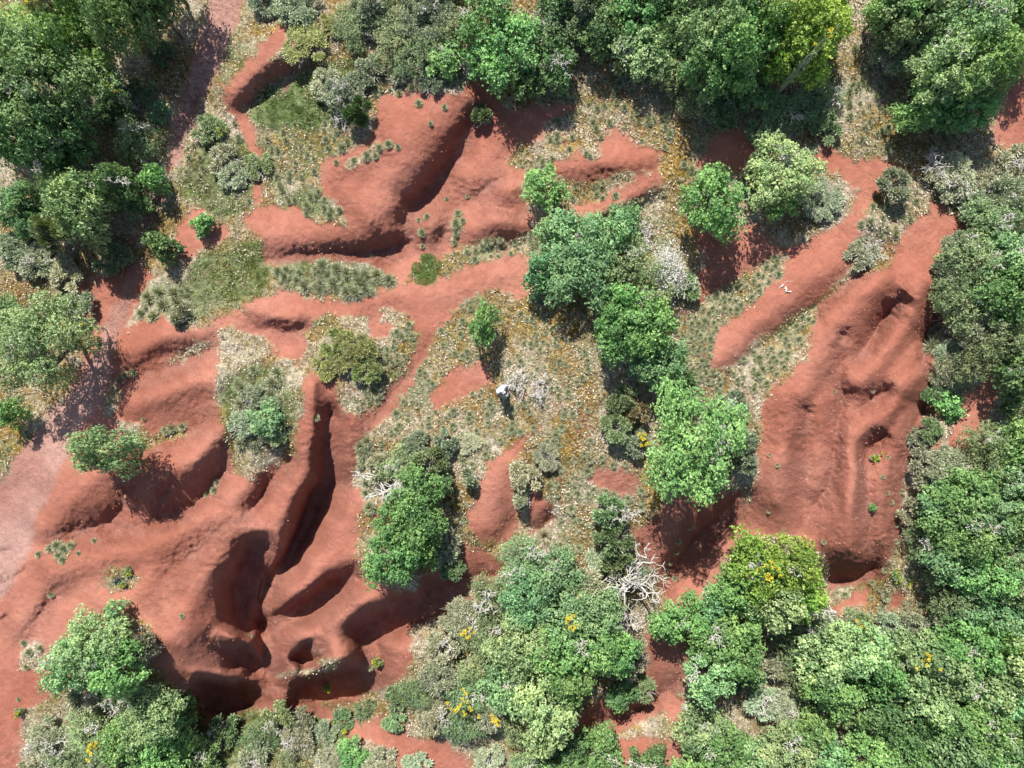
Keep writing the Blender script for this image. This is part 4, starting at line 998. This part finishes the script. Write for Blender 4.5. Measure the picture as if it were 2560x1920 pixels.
def scatter(n, seed, gate, ln, wd, tilt, lift, tlo, thi):
    g = np.random.default_rng(seed)
    U = g.uniform(-60, 2272, n); V = g.uniform(-60, 1719, n)
    red = samp(REDG, U, V); grn = samp(GRNG, U, V)
    k = gate(U, V, red, grn, g); U = U[k]; V = V[k]; m = len(U)
    z = samp(ZG, U, V); kk = (CAMH - z) / CAMH / S
    c = np.stack([(U - CX) * kk, -(V - CY) * kk, z + g.uniform(-.005, lift, m)], 1)
    az = g.uniform(0, 6.28, m); el = np.abs(g.normal(0, tilt, m))
    d = np.stack([np.cos(az) * np.cos(el), np.sin(az) * np.cos(el), np.sin(el)], 1)
    nn = unit(np.array([0, 0, 1.0]) + g.normal(size=(m, 3)) * .5)
    L_ = g.uniform(*ln, m)
    patch = fbm(U, V, 60, 3, seed)
    t = np.clip(g.uniform(tlo, thi, m) + patch * .5, 0, 1)
    return blades(c, d, nn, L_, L_ * wd), np.repeat(t, 4)
v, t = scatter(520000, 11, lambda U, V, r, gr, g: (r < .5) & (g.random(len(U)) < .30 + .6 * np.clip(.5 + 1.6 * fbm(U, V, 40, 3, 201), 0, 1) - .4 * gr), (.05, .13), .38, .6, .09, .0, 1.0)
stuff('dry_litter', v, t, 'litter', 'dry straw, moss and pale leaf litter covering the ground between bushes')
v, t = scatter(420000, 12, lambda U, V, r, gr, g: (r < .4) & (g.random(len(U)) < np.clip(.05 + .75 * gr + .9 * (fbm(U, V, 55, 3, 203) - .05), 0, 1)), (.08, .2), .13, .8, .04, .2, .8)
stuff('green_grass', v, t, 'herb', 'green grass growing among the dry cover')
# sparse sprigs on the red soil near its edges
v, t = scatter(260000, 14, lambda U, V, r, gr, g: (r > .6) & (g.random(len(U)) < .05 + .5 * np.clip(gully_amount(U, V), 0, 1)), (.03, .07), .8, .5, .02, .1, .9)
stuff('loose_grit', v, t, 'grit', 'loose red grit and crumbs of soil lying in the gullies and rills')
v, t = scatter(90000, 13, lambda U, V, r, gr, g: (r > .5) & (samp(REDG, U + 14, V + 5) + samp(REDG, U - 12, V - 9) < 1.6) & (g.random(len(U)) < .5), (.05, .12), .3, .4, .03, .2, .8)
stuff('edge_sprigs', v, t, 'straw', 'thin dry sprigs fringing the bare red soil')

# ------------------------------------------------------------------ cushions, pale grass clump, rocks, sticks
def cushion(px, py, r, h, words, label, mat='herb', n=1500, elong=1.0):
    z = ground_z(px, py); X, Y = w2(px, py, z); g = np.random.default_rng(int(px * 7 + py)); R = r / S
    a = g.uniform(0, 6.28, n); q = np.sqrt(g.random(n)) * R * (1 + .15 * np.sin(3 * a + px))
    c = np.stack([np.cos(a) * q * elong, np.sin(a) * q, h * (1 - (q / R) ** 2).clip(0) * g.uniform(.6, 1, n)], 1)
    d = unit(np.stack([np.cos(a) * q / R, np.sin(a) * q / R, g.uniform(.3, 1, n)], 1) + g.normal(size=(n, 3)) * .4)
    A = Acc(); A.add(blades(c, d, unit(g.normal(size=(n, 3)) + np.array([0, 0, 1.5])), g.uniform(.04, .09, n), g.uniform(.02, .035, n)), tris_for(n), np.repeat(np.clip(.4 + g.normal(size=n) * .2, 0, 1), 4))
    o = bpy.data.objects.new('cushion_plant', A.mesh('cushion_plant', M[mat])); COL.objects.link(o); o.location = (X, Y, z)
    tag(o, 'plant', '', px, py, 'green cushion plants above centre', label)
cushion(922, 605, 17, .08, '', 'lowest of the flat green cushion plants on the red band above centre', elong=1.3)
cushion(906, 585, 17, .10, '', 'leftmost of the flat green cushion plants on the red band above centre')
cushion(940, 580, 18, .10, '', 'rightmost of the flat green cushion plants on the red band above centre')
cushion(924, 562, 14, .12, '', 'topmost of the flat green cushion plants on the red band above centre')

z = ground_z(1176, 1158); X, Y = w2(1176, 1158, z)
v, t = make_tuft(.42, 800, 901, fl=.6)
o = bpy.data.objects.new('straw_clump', mesh_np('straw_clump', v, tris_for(len(v) // 4), M['straw'], 4, False, dict(tint=np.clip(t + .35, 0, 1)))); COL.objects.link(o); o.location = (X, Y, z)
tag(o, 'grass clump', '', 0, 0, None, 'large bleached fan of dead grass below the small red mound')

import bmesh
def rock(px, py, sx, sy, sz, label, mat='rock', seed=0, group=None):
    bm = bmesh.new(); bmesh.ops.create_icosphere(bm, subdivisions=3, radius=1)
    g = np.random.default_rng(seed + 5); P = g.uniform(0, 10, 3)
    for v in bm.verts:
        c = v.co
        n = float(vnoise(c.x * 1.3 + P[0] + 5, c.y * 1.3 + c.z + P[1] + 5, 3)) - .5; n2 = float(vnoise(c.x * 4 + P[2] + 9, c.y * 4 + c.z * 3 + 9, 4)) - .5
        f = 1 + .5 * n + .14 * n2
        v.co = Vector((round(c.x * f * 5) / 5 * .3 + c.x * f * .7, c.y * f, c.z * f)); v.co.x *= sx; v.co.y *= sy; v.co.z *= sz
    me = bpy.data.meshes.new('rock'); bm.to_mesh(me); bm.free(); me.materials.append(M[mat])
    z = ground_z(px, py); X, Y = w2(px, py, z)
    o = bpy.data.objects.new('rock', me); COL.objects.link(o); o.location = (X, Y, z + sz * .25)
    tag(o, 'rock', '', px, py, group, label)
rock(1481, 1525, .22, .26, .2, 'pale round boulder in the red clearing of the lower right wood', seed=1)
rock(1489, 1541, .14, .15, .12, 'pale stone touching the lower right side of the round boulder', seed=2)
rock(1494, 1556, .11, .14, .1, 'lowest pale stone of the row under the round boulder', seed=3)
rock(278, 720, .10, .09, .07, 'red stone at the path edge beside the grassy bank', 'redrock', 4)
rock(1126, 857, .12, .10, .09, 'orange stone under the flattened dead shrub near the person', 'redrock', 5)
rock(1131, 850, .07, .09, .07, 'smaller orange stone touching the one near the person', 'redrock', 6)
rock(1076, 288, .05, .05, .04, 'tiny stone at the foot of the upper red mounds', 'redrock', 7)
rock(830, 1650, .11, .1, .08, 'red stone on the bare strip at the bottom edge', 'redrock', 8)
for i, (px, py) in enumerate([(1012,1408),(1018,1418),(974,1412),(985,1402),(966,1420),(996,1396),(975,1440),(968,1452)]):
    rock(px - 10, py + 8, .10 + .02 * (i % 3), .08, .06, 'pale limestone chip scattered below the red hollow edge', 'rock', 20 + i, 'pale stone chips left of the bottom thicket')

def stick(pts, r, label, seed=0):
    P = []
    for px, py, hh in pts:
        z = ground_z(px, py); X, Y = w2(px, py, z); P.append((X, Y, z + hh))
    P = np.array(P); base = P.mean(0)
    # resample with small kinks
    tt = np.linspace(0, len(P) - 1, len(P) * 3); g = np.random.default_rng(seed)
    Q = np.stack([np.interp(tt, range(len(P)), P[:, k]) for k in range(3)], 1) + g.normal(size=(len(tt), 3)) * r * .35
    A = Acc(); A.add(*tube(Q - base, np.linspace(r, r * .55, len(Q)) * (1 + .2 * g.normal(size=len(Q))).clip(.6, 1.4), 7))
    o = bpy.data.objects.new('stick', A.mesh('stick', M['dead'], True)); COL.objects.link(o); o.location = base
    tag(o, 'stick', '', 0, 0, None, label)
stick([(1671, 600, .03), (1679, 595, .05), (1687, 590, .03)], .028, 'straight bleached stick on red soil, upper right', 1)
stick([(1684, 623, .03), (1689, 618, .05), (1692, 614, .03)], .04, 'short thick bleached stick above the driftwood heap', 2)
stick([(1696, 619, .04), (1697, 627, .06), (1696, 632, .04)], .045, 'upright bleached stump piece in the driftwood heap', 3)
stick([(1697, 629, .04), (1703, 631, .06), (1708, 629, .03)], .035, 'bleached root piece forming the lower end of the driftwood heap', 4)
stick([(1693, 612, .03), (1700, 608, .05), (1712, 608, .03)], .014, 'thin curved twig arching over the driftwood heap', 5)
stick([(1628, 668, .03), (1629, 664, .04), (1630, 660, .02)], .02, 'small bleached stick lying on the red ridge below the driftwood', 6)
stick([(1584, 663, .03), (1592, 661, .04), (1598, 661, .02)], .015, 'thin bleached twig at the edge of the tufted strip', 7)

# ------------------------------------------------------------------ dark bag
def pmat(name, col, rough=.6, spec=.3):
    m, nt, N, L, B = new_mat(name)
    tc = N.new('ShaderNodeTexCoord'); n = noise(N, L, tc.outputs['Object'], 60, 2)
    r = ramp(N, [(.2, tuple(c * .75 for c in col)), (.8, tuple(min(1, c * 1.15) for c in col))]); L.new(n.outputs[0], r.inputs[0])
    L.new(r.outputs[0], B.inputs['Base Color']); B.inputs['Roughness'].default_value = rough; B.inputs['Specular IOR Level'].default_value = spec
    return m
def rounded(name, sx, sy, sz, mat, parent, loc=(0, 0, 0), rot=(0, 0, 0), bev=.3):
    bm = bmesh.new(); bmesh.ops.create_cube(bm, size=1)
    for v in bm.verts: v.co.x *= sx; v.co.y *= sy; v.co.z *= sz
    bmesh.ops.bevel(bm, geom=bm.edges[:], offset=min(sx, sy, sz) * bev, segments=4, affect='EDGES')
    me = bpy.data.meshes.new(name); bm.to_mesh(me); bm.free(); me.materials.append(mat)
    for p in me.polygons: p.use_smooth = True
    o = bpy.data.objects.new(name, me); COL.objects.link(o); o.parent = parent; o.location = loc; o.rotation_euler = rot
    return o
def tube_obj(name, pts, r, mat, parent, seg=8):
    v, f = tube(pts, r, seg); A = Acc(); A.add(v, f)
    o = bpy.data.objects.new(name, A.mesh(name, mat, True)); COL.objects.link(o); o.parent = parent; return o
z = ground_z(259, 1252); X, Y = w2(259, 1252, z)
bag = empty('bag', (X, Y, z), math.radians(12))
navy = pmat('navy_nylon', (.012, .020, .032), .35); blu = pmat('blue_nylon', (.02, .09, .15), .3, .6); strapm = pmat('brown_strap', (.10, .035, .025), .6); greyc = pmat('grey_buckle', (.35, .33, .38), .4)
rounded('main_pouch', .30, .17, .36, navy, bag, (0, 0, .18), (0, 0, 0), .35)
rounded('front_pocket', .25, .09, .24, blu, bag, (-.04, -.12, .14), (0, 0, 0), .4)
rounded('side_pocket', .08, .13, .2, navy, bag, (.17, .0, .12), (0, 0, 0), .4)
tube_obj('carry_strap', [(-.10, .06, .34), (-.08, .17, .30), (-.02, .27, .16), (.03, .30, .10), (.07, .26, .15), (.08, .16, .28), (.10, .05, .35)], .013, strapm, bag)
tube_obj('grab_handle', [(-.16, .03, .30), (-.21, .02, .33), (-.21, -.04, .33), (-.16, -.06, .28)], .012, navy, bag)
rounded('buckle', .07, .05, .02, greyc, bag, (-.06, .05, .37), (0, 0, .6), .3)
tag(bag, 'bag', '', 0, 0, None, 'dark blue and black bag with brown strap standing on a grassy patch')

# ------------------------------------------------------------------ the standing person
def skin_obj(name, pts, edges, radii, mat, parent, root=0, sub=2):
    me = bpy.data.meshes.new(name); me.from_pydata([Vector(p) for p in pts], edges, []); me.update()
    o = bpy.data.objects.new(name, me); COL.objects.link(o); o.parent = parent
    me.materials.append(mat)
    sk = o.modifiers.new('skin', 'SKIN'); sk.use_smooth_shade = True
    lay = me.skin_vertices[0] if len(me.skin_vertices) else None
    if lay is None:
        bpy.context.view_layer.objects.active = o; lay = me.skin_vertices[0]
    for i, r in enumerate(radii):
        lay.data[i].radius = r if isinstance(r, tuple) else (r, r)
        lay.data[i].use_root = (i == root)
    ss = o.modifiers.new('subsurf', 'SUBSURF'); ss.levels = sub; ss.render_levels = sub
    return o
z = ground_z(1085, 842); X, Y = w2(1085, 842, z)
per = empty('person', (X, Y, z), math.radians(40))     # faces -Y in its own frame: towards lower right
skin = pmat('skin', (.50, .27, .20), .5); white = pmat('white_cotton', (.80, .80, .80), .8); jean = pmat('light_denim', (.24, .36, .50), .8); shoe = pmat('dark_shoe', (.05, .05, .055), .6)
# skeleton: x right(+)/left(-), -y forward
BP = dict(pel=(0, .05, .95), spn=(0, .06, 1.15), chs=(0, .05, 1.34), nck=(0, .02, 1.48), jaw=(0, -.02, 1.57), hed=(0, -.02, 1.66),
          shl=(-.19, .05, 1.42), ell=(-.28, -.02, 1.15), wrl=(-.14, -.23, 1.08), pal=(-.10, -.29, 1.09), shr=(.19, .05, 1.42), elr=(.28, -.02, 1.15), wrr=(.14, -.23, 1.08), par=(.10, -.29, 1.09),
          hpl=(-.10, .04, .92), knl=(-.19, -.02, .50), anl=(-.26, .03, .09), tol=(-.28, -.14, .05), hpr=(.10, .04, .92), knr=(.19, -.02, .50), anr=(.26, .03, .09), tor=(.28, -.14, .05))
keys = ['pel','spn','chs','nck','jaw','hed','shl','ell','wrl','pal','shr','elr','wrr','par','hpl','knl','anl','tol','hpr','knr','anr','tor']
E_ = [('pel','spn'),('spn','chs'),('chs','nck'),('nck','jaw'),('jaw','hed'),('chs','shl'),('shl','ell'),('ell','wrl'),('wrl','pal'),('chs','shr'),('shr','elr'),('elr','wrr'),('wrr','par'),('pel','hpl'),('hpl','knl'),('knl','anl'),('anl','tol'),('pel','hpr'),('hpr','knr'),('knr','anr'),('anr','tor')]
RAD = dict(pel=.13, spn=(.125, .10), chs=(.14, .105), nck=.055, jaw=.075, hed=.095, shl=.06, ell=.042, wrl=.03, pal=.035, shr=.06, elr=.042, wrr=.03, par=.035, hpl=.09, knl=.058, anl=.04, tol=.035, hpr=.09, knr=.058, anr=.04, tor=.035)
pts = [BP[k] for k in keys]; edges = [(keys.index(a), keys.index(b)) for a, b in E_]; radii = [RAD[k] for k in keys]
for side, pk in ((-1, 'pal'), (1, 'par')):
    p = Vector(BP[pk])
    for fi in range(5):
        off = (fi - 1.5) * .017 if fi < 4 else 0
        ln = (.06, .07, .065, .05)[fi] if fi < 4 else .045
        if fi < 4:
            a = p + Vector((side * -off * .6, -.03, off * .8)); b = a + Vector((-side * .02, -ln * .6, -.005)); c = b + Vector((-side * .03, -ln * .2, -.008))
        else:
            a = p + Vector((-side * .02, -.01, .03)); b = a + Vector((-side * .025, -.015, .01)); c = b + Vector((-side * .02, -.01, -.004))
        i0 = len(pts); pts += [tuple(a), tuple(b), tuple(c)]; radii += [.010, .0085, .007]
        edges += [(keys.index(pk), i0), (i0, i0 + 1), (i0 + 1, i0 + 2)]
skin_obj('body', pts, edges, radii, skin, per)
sh = ['pel','spn','chs','nck','shl','ell','shr','elr']
SR = dict(pel=(.165, .13), spn=(.155, .125), chs=(.165, .13), nck=.075, shl=.088, ell=.068, shr=.088, elr=.068)
SP = {k: BP[k] for k in sh}; SP['nck'] = (0, .03, 1.45); SP['ell'] = (-.265, 0, 1.2); SP['elr'] = (.265, 0, 1.2); SP['pel'] = (0, .05, .9)
skin_obj('shirt', [SP[k] for k in sh], [(sh.index(a), sh.index(b)) for a, b in E_ if a in sh and b in sh], [SR[k] for k in sh], white, per)
tr = ['pel','hpl','knl','anl','hpr','knr','anr']; TR = dict(pel=(.15, .12), hpl=.11, knl=.078, anl=.065, hpr=.11, knr=.078, anr=.065)
skin_obj('trousers', [BP[k] for k in tr], [(tr.index(a), tr.index(b)) for a, b in E_ if a in tr and b in tr], [TR[k] for k in tr], jean, per)
for sd_ in (-1, 1):
    rounded('shoe', .10, .28, .09, shoe, per, (sd_ * .27, -.05, .045), (0, 0, sd_ * .1), .42)
bm = bmesh.new(); bmesh.ops.create_uvsphere(bm, u_segments=20, v_segments=10, radius=1)
for v in list(bm.verts):
    if v.co.z < -.05: v.co.z = -.05
    v.co.x *= .105; v.co.y *= .12; v.co.z *= .09
me = bpy.data.meshes.new('cap'); bm.to_mesh(me); bm.free(); me.materials.append(white)
o = bpy.data.objects.new('cap', me); COL.objects.link(o); o.parent = per; o.location = (0, -.01, 1.69)
for p in me.polygons: p.use_smooth = True
rounded('visor', .15, .10, .02, white, o, (0, -.14, -.0), (.15, 0, 0), .4)
rounded('nose', .025, .03, .04, skin, per, (0, -.12, 1.625), (.2, 0, 0), .4)
for sd_ in (-1, 1):
    rounded('eye', .022, .01, .012, shoe, per, (sd_ * .034, -.108, 1.655), (0, 0, 0), .4); rounded('ear', .02, .04, .06, skin, per, (sd_ * .095, -.01, 1.63), (0, 0, 0), .4)
rounded('mouth', .045, .01, .01, pmat('lips', (.35, .12, .1)), per, (0, -.108, 1.59), (0, 0, 0), .4)
tag(per, 'person', '', 0, 0, None, 'person in white shirt and cap and light blue jeans standing with legs apart')
c_, s_ = math.cos(math.radians(40)), math.sin(math.radians(40))
ctl = empty('remote_controller', (X + .33 * s_, Y - .33 * c_, z + 1.09), math.radians(40))
rounded('grip_body', .17, .10, .04, pmat('grey_plastic', (.30, .32, .34), .4), ctl, (0, 0, 0), (.2, 0, 0), .4)
rounded('screen', .12, .02, .08, pmat('teal_screen', (.03, .30, .36), .2, .6), ctl, (0, -.055, .05), (-.6, 0, 0), .2)
for sd_ in (-1, 1): tube_obj('joystick', [(sd_ * .045, .01, .015), (sd_ * .045, .01, .045)], .006, shoe, ctl)
tag(ctl, 'controller', '', 0, 0, None, 'small grey controller with teal screen held by the standing person')

# ------------------------------------------------------------------ labels: say which one, by kind and by place
def region(px, py):
    if py < 560:
        if px < 420: return 'in the upper left wood'
        if px < 1010: return 'along the top, left of the middle'
        if px < 1500: return 'in the wood at the top middle'
        if px < 1900: return 'by the dark shade at upper right' if py > 150 else 'at the top edge, right of the middle'
        return 'in the upper right corner' if py < 330 else 'at the right edge, upper half'
    if py < 1150:
        if px < 480: return 'by the path on the left side'
        if px < 830: return 'on the grassy ground among the left red ridges'
        if px < 1060: return 'in the clump left of the picture centre'
        if px < 1640: return 'in the clump right of the person'
        return 'in the right edge thicket'
    if px < 470: return 'in the bottom left corner'
    if px < 880: return 'on the bank below the red gullies'
    if px < 1420: return 'in the bottom centre thicket'
    if px < 1760: return 'in the wood under the red hollow'
    return 'in the bottom right wood' if py > 1300 else 'in the right edge thicket'
from collections import defaultdict
GR = defaultdict(list)
for o, words, px, py in REC: GR[(words, region(px, py))].append((px, py, o))
ORD = ['', 'second', 'third', 'fourth', 'fifth', 'sixth', 'seventh', 'eighth', 'ninth', 'tenth', 'eleventh', 'twelfth', 'thirteenth', 'fourteenth', 'fifteenth', 'sixteenth', 'seventeenth', 'eighteenth', 'nineteenth', 'twentieth']
for (words, reg), L_ in GR.items():
    tall = (max(p[1] for p in L_) - min(p[1] for p in L_)) > (max(p[0] for p in L_) - min(p[0] for p in L_))
    L_.sort(key=lambda q: q[1] if tall else q[0]); n = len(L_)
    for i, (px, py, o) in enumerate(L_):
        if n == 1: o['label'] = f'the only {words} {reg}'; continue
        a, b = ('topmost', 'lowest') if tall else ('leftmost', 'rightmost')
        side = 'from the top' if tall else 'from the left'
        w = a if i == 0 else b if i == n - 1 else f'{ORD[i]} {side}'
        o['label'] = f'{words} {reg}, {w}'
